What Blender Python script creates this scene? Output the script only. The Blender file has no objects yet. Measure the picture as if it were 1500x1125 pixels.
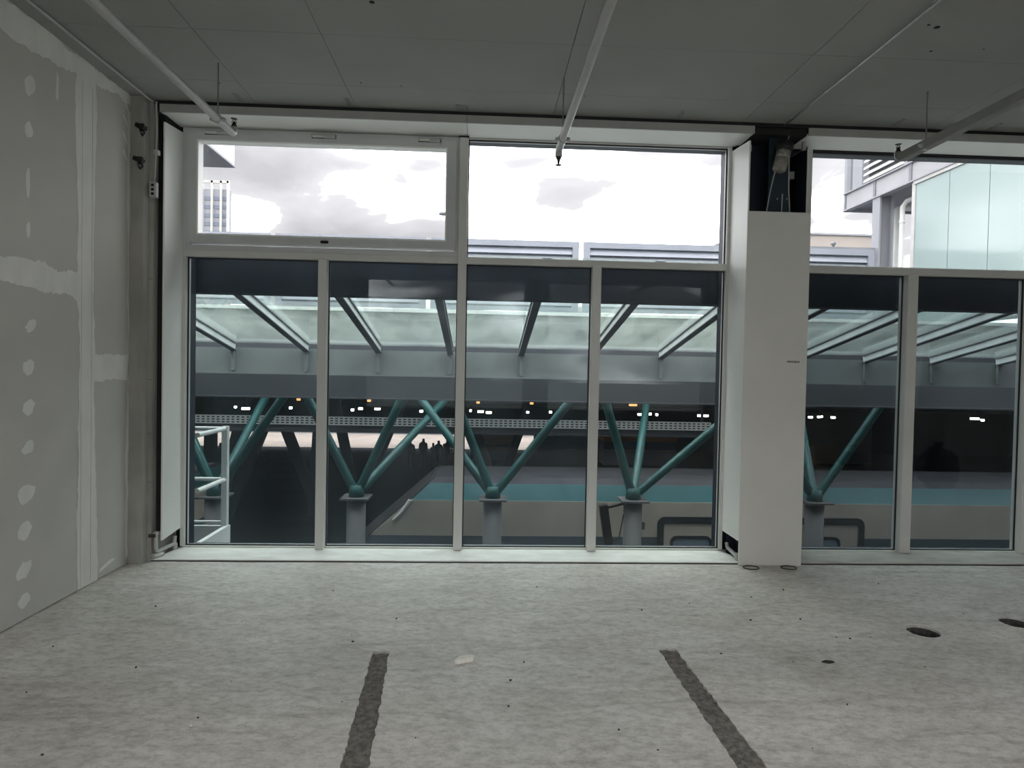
import bpy, bmesh, math, random
from mathutils import Vector, Matrix
random.seed(7)
scn = bpy.context.scene
COL = scn.collection

# ------------------------------------------------------------------ camera
F_PX = 950.0
yaw, pit, rol = (math.radians(a) for a in (2.67, 1.235, 1.094))
fw = Vector((math.sin(yaw) * math.cos(pit), math.cos(yaw) * math.cos(pit), -math.sin(pit)))
r0 = Vector((math.cos(yaw), -math.sin(yaw), 0)); u0 = r0.cross(fw)
rt = r0 * math.cos(rol) + u0 * math.sin(rol)
up = -r0 * math.sin(rol) + u0 * math.cos(rol)
cam_d = bpy.data.cameras.new('camera')
cam_d.sensor_fit = 'HORIZONTAL'; cam_d.sensor_width = 36.0
cam_d.lens = 36.0 * F_PX / 1500.0
cam_d.clip_start = 0.05; cam_d.clip_end = 2000
cam = bpy.data.objects.new('camera', cam_d); COL.objects.link(cam)
cam.matrix_world = Matrix(((rt.x, up.x, -fw.x, 0.0), (rt.y, up.y, -fw.y, 0.0), (rt.z, up.z, -fw.z, 1.55), (0, 0, 0, 1)))
scn.camera = cam

# ------------------------------------------------------------------ colour management
scn.view_settings.view_transform = 'Standard'
scn.view_settings.look = 'None'
scn.view_settings.gamma = 1.0
scn.view_settings.use_curve_mapping = False
scn.view_settings.exposure = 0.92
scn.cycles.transparent_max_bounces = 32
scn.cycles.max_bounces = 14
scn.cycles.diffuse_bounces = 8
scn.cycles.use_denoising = True

# ------------------------------------------------------------------ sky: overcast cloud, brightened towards the zenith to light the room
SKY = 6.4
w = bpy.data.worlds.new('overcast_sky'); scn.world = w; w.use_nodes = True
nt = w.node_tree; nt.nodes.clear()
N = nt.nodes.new; L = nt.links.new
tc = N('ShaderNodeTexCoord')
mp = N('ShaderNodeMapping'); mp.inputs['Scale'].default_value = (1.0, 1.0, 2.6)
n1 = N('ShaderNodeTexNoise'); n1.inputs['Scale'].default_value = 4.6; n1.inputs['Detail'].default_value = 5; n1.inputs['Roughness'].default_value = 0.46; n1.inputs['Distortion'].default_value = 0.35
cr = N('ShaderNodeValToRGB'); e = cr.color_ramp.elements
e[0].position = 0.36; e[0].color = (0.118, 0.116, 0.123, 1)
e[1].position = 0.67; e[1].color = (2.3, 2.28, 2.3, 1)
em = cr.color_ramp.elements.new(0.51); em.color = (0.165, 0.163, 0.169, 1)
em = cr.color_ramp.elements.new(0.58); em.color = (0.90, 0.89, 0.90, 1)
bg = N('ShaderNodeBackground'); bg.inputs['Strength'].default_value = SKY
ow = N('ShaderNodeOutputWorld')
L(tc.outputs['Generated'], mp.inputs['Vector']); L(mp.outputs['Vector'], n1.inputs['Vector'])
# CIE standard overcast luminance law, L = Lz (1 + 2 sin(elevation)) / 3, the same in every compass direction
sx_ = N('ShaderNodeSeparateXYZ'); cl = N('ShaderNodeClamp'); me_ = N('ShaderNodeMath'); me_.operation = 'MULTIPLY_ADD'; me_.inputs[1].default_value = 2.0 / 3.0; me_.inputs[2].default_value = 1.0 / 3.0
L(tc.outputs['Generated'], sx_.inputs[0]); L(sx_.outputs['Z'], cl.inputs['Value']); L(cl.outputs[0], me_.inputs[0])
st_ = N('ShaderNodeMath'); st_.operation = 'MULTIPLY'; st_.inputs[1].default_value = SKY; L(me_.outputs[0], st_.inputs[0]); L(st_.outputs[0], bg.inputs['Strength'])
L(n1.outputs['Fac'], cr.inputs['Fac']); L(cr.outputs['Color'], bg.inputs['Color']); L(bg.outputs['Background'], ow.inputs['Surface'])

# ------------------------------------------------------------------ materials
MATS = {}
def mat(name, col, rough=0.6, metal=0.0, col2=None, nscale=6.0, bump=0.0, bscale=60.0, emit=0.0, stretch=(1, 1, 1), detail=5.0, lo=0.35, hi=0.65, spec=0.5):
    if name in MATS: return MATS[name]
    m = bpy.data.materials.new(name); m.use_nodes = True; t = m.node_tree
    b = t.nodes['Principled BSDF']
    b.inputs['Base Color'].default_value = (*col, 1); b.inputs['Roughness'].default_value = rough; b.inputs['Metallic'].default_value = metal
    b.inputs['Specular IOR Level'].default_value = spec
    co = t.nodes.new('ShaderNodeTexCoord'); ge = t.nodes.new('ShaderNodeNewGeometry')
    mpn = t.nodes.new('ShaderNodeMapping'); mpn.inputs['Scale'].default_value = stretch
    t.links.new(ge.outputs['Position'], mpn.inputs['Vector'])
    if col2 is None: col2 = tuple(c * 0.9 for c in col)
    ns = t.nodes.new('ShaderNodeTexNoise'); ns.inputs['Scale'].default_value = nscale; ns.inputs['Detail'].default_value = detail
    rp = t.nodes.new('ShaderNodeValToRGB')
    rp.color_ramp.elements[0].position = lo; rp.color_ramp.elements[0].color = (*col2, 1)
    rp.color_ramp.elements[1].position = hi; rp.color_ramp.elements[1].color = (*col, 1)
    t.links.new(mpn.outputs['Vector'], ns.inputs['Vector']); t.links.new(ns.outputs['Fac'], rp.inputs['Fac'])
    t.links.new(rp.outputs['Color'], b.inputs['Base Color'])
    if bump:
        nb = t.nodes.new('ShaderNodeTexNoise'); nb.inputs['Scale'].default_value = bscale; nb.inputs['Detail'].default_value = 6
        bp = t.nodes.new('ShaderNodeBump'); bp.inputs['Strength'].default_value = bump; bp.inputs['Distance'].default_value = 0.01
        t.links.new(mpn.outputs['Vector'], nb.inputs['Vector']); t.links.new(nb.outputs['Fac'], bp.inputs['Height']); t.links.new(bp.outputs['Normal'], b.inputs['Normal'])
    if emit:
        b.inputs['Emission Color'].default_value = (*col, 1); b.inputs['Emission Strength'].default_value = emit
    MATS[name] = m
    return m

def glass(name, tint, dirt=0.03, dirt_col=(0.7, 0.75, 0.78), streak=(6, 6, 0.35), dmax=None, refl=1.0):
    m = bpy.data.materials.new(name); m.use_nodes = True; t = m.node_tree; t.nodes.clear()
    n = t.nodes.new; l = t.links.new
    out = n('ShaderNodeOutputMaterial'); tr = n('ShaderNodeBsdfTransparent'); tr.inputs['Color'].default_value = (*tint, 1)
    gl = n('ShaderNodeBsdfGlossy'); gl.inputs['Roughness'].default_value = 0.0; gl.inputs['Color'].default_value = (0.95, 0.98, 1, 1)
    lw = n('ShaderNodeLayerWeight'); lw.inputs['Blend'].default_value = 0.5
    pw = n('ShaderNodeMath'); pw.operation = 'POWER'; pw.inputs[1].default_value = 5.0
    ma = n('ShaderNodeMath'); ma.operation = 'MULTIPLY_ADD'; ma.inputs[1].default_value = 0.8 * refl; ma.inputs[2].default_value = 0.042 * refl
    l(lw.outputs['Facing'], pw.inputs[0]); l(pw.outputs[0], ma.inputs[0])
    mx = n('ShaderNodeMixShader'); l(ma.outputs[0], mx.inputs['Fac']); l(tr.outputs[0], mx.inputs[1]); l(gl.outputs[0], mx.inputs[2])
    # film of dirt: scatters both ways
    df = n('ShaderNodeBsdfDiffuse'); df.inputs['Color'].default_value = (*dirt_col, 1)
    tl = n('ShaderNodeBsdfTranslucent'); tl.inputs['Color'].default_value = (*dirt_col, 1)
    md = n('ShaderNodeMixShader'); md.inputs['Fac'].default_value = 0.5; l(df.outputs[0], md.inputs[1]); l(tl.outputs[0], md.inputs[2])
    ge = n('ShaderNodeNewGeometry'); mpn = n('ShaderNodeMapping'); mpn.inputs['Scale'].default_value = streak
    ns = n('ShaderNodeTexNoise'); ns.inputs['Scale'].default_value = 1.0; ns.inputs['Detail'].default_value = 6; ns.inputs['Roughness'].default_value = 0.6
    l(ge.outputs['Position'], mpn.inputs['Vector']); l(mpn.outputs['Vector'], ns.inputs['Vector'])
    mr = n('ShaderNodeMapRange'); mr.inputs['From Min'].default_value = 0.35; mr.inputs['From Max'].default_value = 0.7
    mr.inputs['To Min'].default_value = dirt * 0.4; mr.inputs['To Max'].default_value = dmax if dmax else dirt * 1.7
    l(ns.outputs['Fac'], mr.inputs['Value'])
    m2 = n('ShaderNodeMixShader'); l(mr.outputs[0], m2.inputs['Fac']); l(mx.outputs[0], m2.inputs[1]); l(md.outputs[0], m2.inputs[2])
    l(m2.outputs[0], out.inputs['Surface'])
    MATS[name] = m
    return m

WHITE = mat('white_lacquer', (0.88, 0.89, 0.86), 0.28, col2=(0.84, 0.85, 0.82), nscale=1.5)
COLW = mat('column_casing_white', (0.76, 0.75, 0.71), 0.38, col2=(0.70, 0.69, 0.65), nscale=1.2)
FRAME = mat('grey_white_aluminium', (0.64, 0.64, 0.61), 0.4, col2=(0.60, 0.60, 0.57), nscale=3)
SASH = mat('sash_grey', (0.60, 0.61, 0.61), 0.42, nscale=3)
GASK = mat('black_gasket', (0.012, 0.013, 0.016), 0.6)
SILLM = mat('dusty_white_sill', (0.90, 0.90, 0.86), 0.45, col2=(0.78, 0.77, 0.71), nscale=5, stretch=(1, 2, 1))
CONC = None
MORTAR = mat('rough_mortar', (0.26, 0.245, 0.215), 0.95, col2=(0.13, 0.12, 0.105), nscale=38, bump=1.0, bscale=120)
HOLE = mat('core_hole_concrete', (0.10, 0.095, 0.085), 0.95, col2=(0.05, 0.05, 0.045), nscale=30, bump=0.6)
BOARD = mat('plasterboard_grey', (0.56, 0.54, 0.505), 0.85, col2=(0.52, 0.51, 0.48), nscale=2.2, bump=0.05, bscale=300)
FILL = mat('joint_filler', (0.78, 0.775, 0.73), 0.9, col2=(0.71, 0.705, 0.665), nscale=9, bump=0.12, bscale=80, stretch=(1, 1, 0.4))
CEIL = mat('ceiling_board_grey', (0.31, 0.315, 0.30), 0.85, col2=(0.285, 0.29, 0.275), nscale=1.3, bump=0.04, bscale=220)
JOINT = mat('joint_dark_core', (0.14, 0.14, 0.135), 0.95)  # dark grey core behind the boards, visible in their joints
STAINM = mat('grey_tape', (0.17, 0.17, 0.16), 0.8, col2=(0.30, 0.30, 0.28), nscale=70)
PIPE = mat('galvanised_pipe_white', (0.50, 0.50, 0.48), 0.4, metal=0.15, nscale=8)
RODM = mat('zinc_rod', (0.32, 0.32, 0.31), 0.35, metal=0.6)
BRASS = mat('dark_brass', (0.07, 0.065, 0.05), 0.4, metal=0.7)
CHROME = mat('bright_conduit', (0.62, 0.62, 0.60), 0.25, metal=0.8)
NAVY = mat('navy_steel', (0.008, 0.016, 0.034), 0.55, col2=(0.005, 0.010, 0.022), nscale=4)
TEALD = mat('dark_teal_steel', (0.020, 0.042, 0.056), 0.4, col2=(0.012, 0.028, 0.04), nscale=5)
BLACK = mat('black_plastic', (0.012, 0.012, 0.012), 0.5)
DARKV = mat('dark_void', (0.018, 0.018, 0.018), 0.9)
PLAST = mat('nib_plaster', (0.40, 0.39, 0.36), 0.9, col2=(0.27, 0.265, 0.245), nscale=3, stretch=(1, 1, 0.6), bump=0.1, bscale=70)
GREYP = mat('grey_plastic', (0.45, 0.46, 0.44), 0.5)
FOILM = mat('silver_tape', (0.55, 0.55, 0.52), 0.35, metal=0.5, col2=(0.3, 0.3, 0.28), nscale=40)
CLOTH = mat('grey_wrap', (0.36, 0.34, 0.31), 0.8, col2=(0.25, 0.24, 0.22), nscale=30)
WOODM = mat('pale_wood', (0.92, 0.89, 0.82), 0.7, col2=(0.84, 0.80, 0.70), nscale=20, stretch=(1, 8, 1))
PINE = mat('pine_pole', (0.88, 0.68, 0.42), 0.6, nscale=10)
CRUMB = mat('dark_crumb', (0.045, 0.04, 0.035), 0.9)
CRUMBW = mat('white_crumb', (0.75, 0.74, 0.7), 0.9)
BAGM = mat('black_bag', (0.012, 0.012, 0.013), 0.35, bump=0.4, bscale=14)
CARD = mat('cardboard', (0.42, 0.30, 0.16), 0.85, nscale=6)
# outside
TEAL = mat('teal_paint', (0.004, 0.085, 0.078), 0.5, col2=(0.003, 0.06, 0.056), nscale=4)
TRAINT = mat('train_teal', (0.03, 0.13, 0.14), 0.4, col2=(0.025, 0.11, 0.12), nscale=1.2)
BEIGE = mat('train_beige', (0.46, 0.43, 0.35), 0.4, col2=(0.40, 0.37, 0.31), nscale=1.5)
TGREY = mat('train_skirt', (0.06, 0.085, 0.10), 0.5)
TROOF = mat('train_roof', (0.07, 0.075, 0.085), 0.7, col2=(0.05, 0.053, 0.06), nscale=2)
RUBBER = mat('door_seal', (0.02, 0.028, 0.032), 0.5)
CONW = mat('weathered_concrete', (0.23, 0.24, 0.225), 0.9, col2=(0.15, 0.165, 0.15), nscale=1.6, stretch=(1, 1, 3), bump=0.1)
FASC = mat('grey_fascia', (0.21, 0.22, 0.225), 0.6, col2=(0.18, 0.19, 0.195), nscale=2)
LOUV = mat('louvre_aluminium', (0.30, 0.32, 0.37), 0.45, metal=0.2, nscale=2)
RAFT = mat('rafter_paint', (0.82, 0.84, 0.84), 0.45, col2=(0.70, 0.72, 0.72), nscale=7)
HALLF = mat('hall_floor', (0.035, 0.038, 0.044), 0.95, col2=(0.026, 0.028, 0.034), nscale=0.7, stretch=(0.3, 2, 1), spec=0.08)  # near-black base colour stands in for the shade inside the hall
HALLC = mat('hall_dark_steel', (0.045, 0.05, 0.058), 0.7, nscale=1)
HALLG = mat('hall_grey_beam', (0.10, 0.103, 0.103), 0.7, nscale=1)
GANT = mat('gantry_white', (0.75, 0.77, 0.74), 0.5)
PAVE = mat('far_paving', (0.34, 0.275, 0.23), 0.9, col2=(0.26, 0.215, 0.19), nscale=0.6)
FARB = mat('far_building', (0.15, 0.145, 0.15), 0.8, col2=(0.08, 0.08, 0.09), nscale=1.2, stretch=(3, 1, 0.7))
ORNG = mat('kiosk_orange', (0.52, 0.22, 0.08), 0.6, nscale=2)
BLUEP = mat('kiosk_blue', (0.05, 0.07, 0.16), 0.6)
LAMP = mat('lamp_white', (1.0, 0.93, 0.80), 0.5, emit=5.0)
LAMPO = mat('lamp_amber', (1.0, 0.50, 0.18), 0.5, emit=0.7)
RAILW = mat('railing_white', (0.68, 0.70, 0.68), 0.4, nscale=4)
GRATE = mat('grating_steel', (0.22, 0.225, 0.24), 0.5, metal=0.4)
STEELG = mat('painted_steel_grey', (0.27, 0.28, 0.305), 0.5, nscale=2)
STEELD = mat('dark_steel', (0.17, 0.18, 0.20), 0.5, nscale=2)
PALEP = mat('pale_panel', (0.34, 0.34, 0.36), 0.5, nscale=2)
WINGG = mat('wing_glass', (0.29, 0.365, 0.36), 0.12, col2=(0.275, 0.345, 0.34), nscale=0.4, spec=0.22)
WINGW = mat('white_trim_out', (0.46, 0.46, 0.45), 0.5)
TOWERM = mat('tower_grey', (0.26, 0.275, 0.31), 0.7, col2=(0.22, 0.24, 0.28), nscale=0.3)
TOWERW = mat('tower_window', (0.12, 0.15, 0.20), 0.3)
BEIGEW = mat('beige_cladding', (0.36, 0.32, 0.29), 0.8, nscale=0.3)
SILH = mat('dark_silhouette', (0.02, 0.02, 0.024), 0.8)  # near-black from head to foot, backlit shade put into the colour
SKIN = mat('skin', (0.35, 0.22, 0.16), 0.6)
G_UP = glass('clear_glass', (0.985, 0.99, 0.99), 0.004, dmax=0.01)
G_LO = glass('hazy_tinted_glass', (0.94, 0.975, 0.985), 0.022, (0.50, 0.66, 0.78), streak=(3.2, 3.2, 0.22), dmax=0.035, refl=0.30)
G_LC = glass('cleaner_tinted_glass', (0.96, 0.985, 0.985), 0.006, (0.62, 0.72, 0.80), streak=(3.2, 3.2, 0.22), dmax=0.012, refl=0.25)
G_LD = glass('shade_darkened_glass', (0.70, 0.74, 0.76), 0.006, (0.6, 0.68, 0.75), streak=(3.2, 3.2, 0.22), dmax=0.010, refl=0.9)  # tint darkened to stand in for deeper shade outside these panes
G_CAN = glass('dirty_canopy_glass', (0.93, 0.97, 0.945), 0.075, (0.66, 0.72, 0.66), streak=(2.6, 0.9, 2.6), dmax=0.18)

def concrete_floor_mat():
    m = bpy.data.materials.new('screed_floor'); m.use_nodes = True; t = m.node_tree; b = t.nodes['Principled BSDF']
    n = t.nodes.new; l = t.links.new
    ge = n('ShaderNodeNewGeometry')
    def noise(scale, detail, st=(1, 1, 1), rough=0.6, dist=0.0):
        mpn = n('ShaderNodeMapping'); mpn.inputs['Scale'].default_value = st; mpn.inputs['Rotation'].default_value = (0, 0, 0.5)
        ns = n('ShaderNodeTexNoise'); ns.inputs['Scale'].default_value = scale; ns.inputs['Detail'].default_value = detail; ns.inputs['Roughness'].default_value = rough; ns.inputs['Distortion'].default_value = dist
        l(ge.outputs['Position'], mpn.inputs['Vector']); l(mpn.outputs['Vector'], ns.inputs['Vector']); return ns.outputs['Fac']
    def ramp(fac, p0, c0, p1, c1):
        r = n('ShaderNodeValToRGB'); el = r.color_ramp.elements
        el[0].position = p0; el[0].color = (*c0, 1); el[1].position = p1; el[1].color = (*c1, 1)
        l(fac, r.inputs['Fac']); return r.outputs['Color']
    def mul(a, bb, f=1.0):
        x = n('ShaderNodeMix'); x.data_type = 'RGBA'; x.blend_type = 'MULTIPLY'; x.inputs['Factor'].default_value = f
        l(a, x.inputs[6]); l(bb, x.inputs[7]); return x.outputs[2]
    c = ramp(noise(1.1, 6, dist=0.6), 0.3, (0.63, 0.59, 0.535), 0.7, (0.77, 0.75, 0.70))
    c = mul(c, ramp(noise(4.0, 8, (1, 2.4, 1), 0.7), 0.35, (0.80, 0.79, 0.78), 0.6, (1, 1, 1)))
    c = mul(c, ramp(noise(16, 8, (1, 1.7, 1), 0.75), 0.30, (0.58, 0.565, 0.54), 0.55, (1, 1, 1)))
    c = mul(c, ramp(noise(2.2, 7, (0.6, 3.0, 1), 0.75, 1.2), 0.36, (0.82, 0.81, 0.80), 0.46, (1, 1, 1)))
    c = mul(c, ramp(noise(60, 3), 0.25, (0.86, 0.86, 0.85), 0.5, (1, 1, 1)))
    l(c, b.inputs['Base Color']); b.inputs['Roughness'].default_value = 0.55; b.inputs['Specular IOR Level'].default_value = 0.5
    bp = n('ShaderNodeBump'); bp.inputs['Strength'].default_value = 0.12; bp.inputs['Distance'].default_value = 0.02
    l(noise(14, 8), bp.inputs['Height']); l(bp.outputs['Normal'], b.inputs['Normal'])
    return m
CONC = concrete_floor_mat()

# ------------------------------------------------------------------ mesh helpers
class MB:
    """collects shapes in world coordinates; build() makes ONE mesh object"""
    def __init__(s): s.v = []; s.f = []; s.sm = []
    def add(s, vs, fs, smooth=False):
        o = len(s.v); s.v += [tuple(x) for x in vs]; s.f += [tuple(i + o for i in f) for f in fs]; s.sm += [smooth] * len(fs); return s
    def box(s, x0, x1, y0, y1, z0, z1, bev=0.0):
        if bev > 0:
            bm = bmesh.new(); bmesh.ops.create_cube(bm, size=1.0)
            for q in bm.verts: q.co = Vector(((x0 + x1) / 2 + q.co.x * (x1 - x0), (y0 + y1) / 2 + q.co.y * (y1 - y0), (z0 + z1) / 2 + q.co.z * (z1 - z0)))
            bmesh.ops.bevel(bm, geom=list(bm.edges), offset=bev, segments=1, affect='EDGES')
            bm.verts.index_update(); s.add([q.co[:] for q in bm.verts], [[q.index for q in f.verts] for f in bm.faces]); bm.free(); return s
        v = [(x0, y0, z0), (x1, y0, z0), (x1, y1, z0), (x0, y1, z0), (x0, y0, z1), (x1, y0, z1), (x1, y1, z1), (x0, y1, z1)]
        return s.add(v, [(3, 2, 1, 0), (4, 5, 6, 7), (0, 1, 5, 4), (1, 2, 6, 5), (2, 3, 7, 6), (3, 0, 4, 7)])
    def beam(s, a, b, wx, wz, ref=(0, 0, 1)):
        a = Vector(a); b = Vector(b); d = (b - a).normalized(); r = d.cross(Vector(ref))
        if r.length < 1e-4: r = d.cross(Vector((1, 0, 0)))
        r.normalize(); u = r.cross(d).normalized()
        vs = []
        for p in (a, b):
            for sx, sz in ((-1, -1), (1, -1), (1, 1), (-1, 1)): vs.append(p + r * sx * wx / 2 + u * sz * wz / 2)
        return s.add(vs, [(0, 1, 2, 3), (7, 6, 5, 4), (0, 4, 5, 1), (1, 5, 6, 2), (2, 6, 7, 3), (3, 7, 4, 0)])
    def tube(s, pts, r, n=12, r_end=None, cap=True):
        pts = [Vector(p) for p in pts]; m = len(pts); rings = []; prev = None
        for i, p in enumerate(pts):
            d = (pts[min(i + 1, m - 1)] - pts[max(i - 1, 0)]).normalized()
            if prev is None:
                rr = d.cross(Vector((0, 0, 1)))
                if rr.length < 1e-3: rr = d.cross(Vector((1, 0, 0)))
            else: rr = prev - d * prev.dot(d)
            rr.normalize(); prev = rr; uu = d.cross(rr)
            rad = r if r_end is None else r + (r_end - r) * i / (m - 1)
            rings.append([p + (rr * math.cos(2 * math.pi * k / n) + uu * math.sin(2 * math.pi * k / n)) * rad for k in range(n)])
        vs = [q for ring in rings for q in ring]; fs = []
        for i in range(m - 1):
            for k in range(n):
                fs.append((i * n + k, i * n + (k + 1) % n, (i + 1) * n + (k + 1) % n, (i + 1) * n + k))
        s.add(vs, fs, True)
        if cap:
            s.add(rings[0], [tuple(range(n - 1, -1, -1))]); s.add(rings[-1], [tuple(range(n))])
        return s
    def lathe(s, prof, axis_o, axis_d, n=16):
        o = Vector(axis_o); d = Vector(axis_d).normalized(); r = d.cross(Vector((0, 0, 1)))
        if r.length < 1e-3: r = Vector((1, 0, 0))
        r.normalize(); u = d.cross(r); vs = []; fs = []
        for (rad, h) in prof:
            for k in range(n): vs.append(o + d * h + (r * math.cos(2 * math.pi * k / n) + u * math.sin(2 * math.pi * k / n)) * rad)
        for i in range(len(prof) - 1):
            for k in range(n): fs.append((i * n + k, i * n + (k + 1) % n, (i + 1) * n + (k + 1) % n, (i + 1) * n + k))
        fs.append(tuple(range(n - 1, -1, -1))); fs.append(tuple((len(prof) - 1) * n + k for k in range(n)))
        return s.add(vs, fs, True)
    def prism(s, poly, axis, a, b):
        """polygon (list of 2-tuples) extruded along axis 'x','y' or 'z' from a to b"""
        def P(p, t): return (t, p[0], p[1]) if axis == 'x' else (p[0], t, p[1]) if axis == 'y' else (p[0], p[1], t)
        n = len(poly); vs = [P(p, a) for p in poly] + [P(p, b) for p in poly]
        fs = [tuple(range(n - 1, -1, -1)), tuple(range(n, 2 * n))] + [(i, (i + 1) % n, n + (i + 1) % n, n + i) for i in range(n)]
        return s.add(vs, fs)
    def ring(s, outer, inner, axis, a, b):
        def P(p, t): return (t, p[0], p[1]) if axis == 'x' else (p[0], t, p[1]) if axis == 'y' else (p[0], p[1], t)
        n = len(outer); vs = [P(p, a) for p in outer] + [P(p, a) for p in inner] + [P(p, b) for p in outer] + [P(p, b) for p in inner]; fs = []
        for i in range(n):
            j = (i + 1) % n
            fs += [(i, j, n + j, n + i), (2 * n + j, 2 * n + i, 3 * n + i, 3 * n + j), (i, 2 * n + i, 2 * n + j, j), (n + j, 3 * n + j, 3 * n + i, n + i)]
        return s.add(vs, fs)
    def build(s, name, m, parent=None):
        me = bpy.data.meshes.new(name)
        if parent is not None: org = WORLD[parent.name]
        else:
            xs = [v[0] for v in s.v]; ys = [v[1] for v in s.v]; zs = [v[2] for v in s.v]
            org = Vector(((min(xs) + max(xs)) / 2, (min(ys) + max(ys)) / 2, min(zs)))
        me.from_pydata([tuple(Vector(v) - org) for v in s.v], [], s.f)
        for p, q in zip(me.polygons, s.sm): p.use_smooth = q
        bm = bmesh.new(); bm.from_mesh(me); bmesh.ops.recalc_face_normals(bm, faces=bm.faces); bm.to_mesh(me); bm.free()
        me.materials.append(m)
        o = bpy.data.objects.new(name, me); COL.objects.link(o)
        if parent is not None: o.parent = parent
        else: o.location = org
        WORLD[o.name] = org.copy()
        return o
WORLD = {}
def tag(o, label, cat=None, group=None, kind=None):
    o['label'] = label
    if cat: o['category'] = cat
    if group: o['group'] = group
    if kind: o['kind'] = kind
    return o
def root(name, loc, label, cat=None, group=None, kind=None):
    o = bpy.data.objects.new(name, None); COL.objects.link(o); o.location = loc; o.empty_display_size = 0.1
    WORLD[o.name] = Vector(loc)
    return tag(o, label, cat, group, kind)
def boxo(name, m, parent, *a, bev=0.0): return MB().box(*a, bev=bev).build(name, m, parent)
def struct(name, label, mb, m):
    return tag(mb.build(name, m), label, kind='structure')
def rrect(x0, x1, z0, z1, r, n=5, open_bottom=False):
    pts = []
    for cx, cz, a0 in ((x1 - r, z1 - r, 0), (x0 + r, z1 - r, 90), (x0 + r, z0 + r, 180), (x1 - r, z0 + r, 270)):
        for k in range(n + 1):
            a = math.radians(a0 + 90 * k / n); pts.append((cx + r * math.cos(a), cz + r * math.sin(a)))
    return pts

# world geometry constants (metres)
XL = -2.70          # left wall face
YF = 5.17           # inner line of the facade reveals
YG = 5.53           # glass plane
ZC = 3.58           # ceiling face
XR = 8.4; YB = -2.2 # far right wall, wall behind the viewpoint

# ================================================================== FLOOR
def jag(p0, p1, width, n=90, amp=0.0055):
    """ragged strip outline from p0 to p1"""
    a = Vector(p0); b = Vector(p1); d = (b - a).normalized(); nrm = Vector((-d.y, d.x))
    left, right = [], []
    for i in range(n + 1):
        t = i / n; c = a.lerp(b, t); wv = width[0] + (width[1] - width[0]) * t
        left.append(c + nrm * (wv / 2 + random.uniform(-amp, amp)) ); right.append(c - nrm * (wv / 2 + random.uniform(-amp, amp)))
    return [tuple(p) for p in left] + [tuple(p) for p in reversed(right)]
CH_L = jag((-0.523, 3.535), (-0.41, 1.55), (0.093, 0.125))
CH_R = jag((1.066, 3.565), (1.12, 1.55), (0.098, 0.135))
HOLES = [(2.724, 3.812, 0.092), (3.437, 3.955, 0.095)]
fl = MB().box(XL - 0.35, XR + 0.2, YB - 0.2, 5.62, -0.34, 0.0).build('floor', CONC)
tag(fl, 'bare grey screed concrete floor with two chased channels and core holes', kind='structure')
cut = MB()
for ch in (CH_L, CH_R): cut.prism(ch, 'z', -0.02, 0.05)
for hx, hy, hr in HOLES:
    cut.prism([(hx + hr * (1 + random.uniform(-.04, .04)) * math.cos(a * math.pi / 16), hy + hr * math.sin(a * math.pi / 16)) for a in range(32)], 'z', -0.30, 0.05)
co = cut.build('cutter', CONC)
md = fl.modifiers.new('cut', 'BOOLEAN'); md.object = co; md.operation = 'DIFFERENCE'; md.solver = 'EXACT'
dg = bpy.context.evaluated_depsgraph_get()
nm = bpy.data.meshes.new_from_object(fl.evaluated_get(dg)); fl.modifiers.clear(); fl.data = nm
bpy.data.objects.remove(co)
for ch, lab in ((CH_L, 'dark rough mortar filling the left floor channel'), (CH_R, 'dark rough mortar filling the right floor channel')):
    n = len(ch) // 2; m_ = MB(); vs = []; K = 6
    lft = ch[:n]; rgt = list(reversed(ch[n:]))
    for i in range(n):
        for k in range(K + 1):
            t = k / K; vs.append((lft[i][0] * (1 - t) + rgt[i][0] * t, lft[i][1] * (1 - t) + rgt[i][1] * t, -0.008 + random.uniform(-0.005, 0.006)))
    m_.add(vs, [(i * (K + 1) + k, i * (K + 1) + k + 1, (i + 1) * (K + 1) + k + 1, (i + 1) * (K + 1) + k) for i in range(n - 1) for k in range(K)])
    o = m_.build('mortar_strip', MORTAR, fl); o['label'] = lab
for hx, hy, hr in HOLES:
    c0 = [(hx + hr * 0.99 * math.cos(a * math.pi / 16), hy + hr * 0.99 * math.sin(a * math.pi / 16)) for a in range(32)]
    c1 = [(hx + hr * 0.955 * math.cos(a * math.pi / 16), hy + hr * 0.955 * math.sin(a * math.pi / 16)) for a in range(32)]
    o = MB().ring(c0, c1, 'z', -0.295, -0.012).build('core_hole_lining', HOLE, fl)
    o = MB().prism(c1, 'z', -0.297, -0.285).build('core_hole_bottom', HOLE, fl)

# ================================================================== CEILING
ceil = struct('ceiling', 'grey plasterboard ceiling with visible board joints', MB().box(XL - 0.3, XR + 0.2, YB - 0.2, 5.62, ZC + 0.016, ZC + 0.3), JOINT)
xe = [XL - 0.02, -1.79, -1.02, 0.53, 2.06, 3.60, 5.15, 6.70, XR]
ye = [5.5]
yy = 4.78
while yy > YB: ye.append(yy); yy -= 0.72
ye.append(YB)
g = 0.0016
for i in range(len(xe) - 1):
    for j in range(len(ye) - 1):
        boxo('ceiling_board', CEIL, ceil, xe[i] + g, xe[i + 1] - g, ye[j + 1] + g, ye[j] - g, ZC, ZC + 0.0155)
for k, (x, y, a) in enumerate([(-1.89, 5.06, 0), (-1.06, 5.07, 0), (-0.19, 5.09, 1), (1.525, 5.06, 0), (3.28, 5.06, 0), (4.08, 5.07, 0)]):
    wd, ln = (0.055, 0.05) if a else (0.02, 0.075)
    MB().prism([(x - wd, y - ln), (x + wd * .8, y - ln * .9), (x + wd, y + ln), (x - wd * .9, y + ln * .95)], 'z', ZC - 0.0015, ZC).build('tape_patch', STAINM, ceil)
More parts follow.
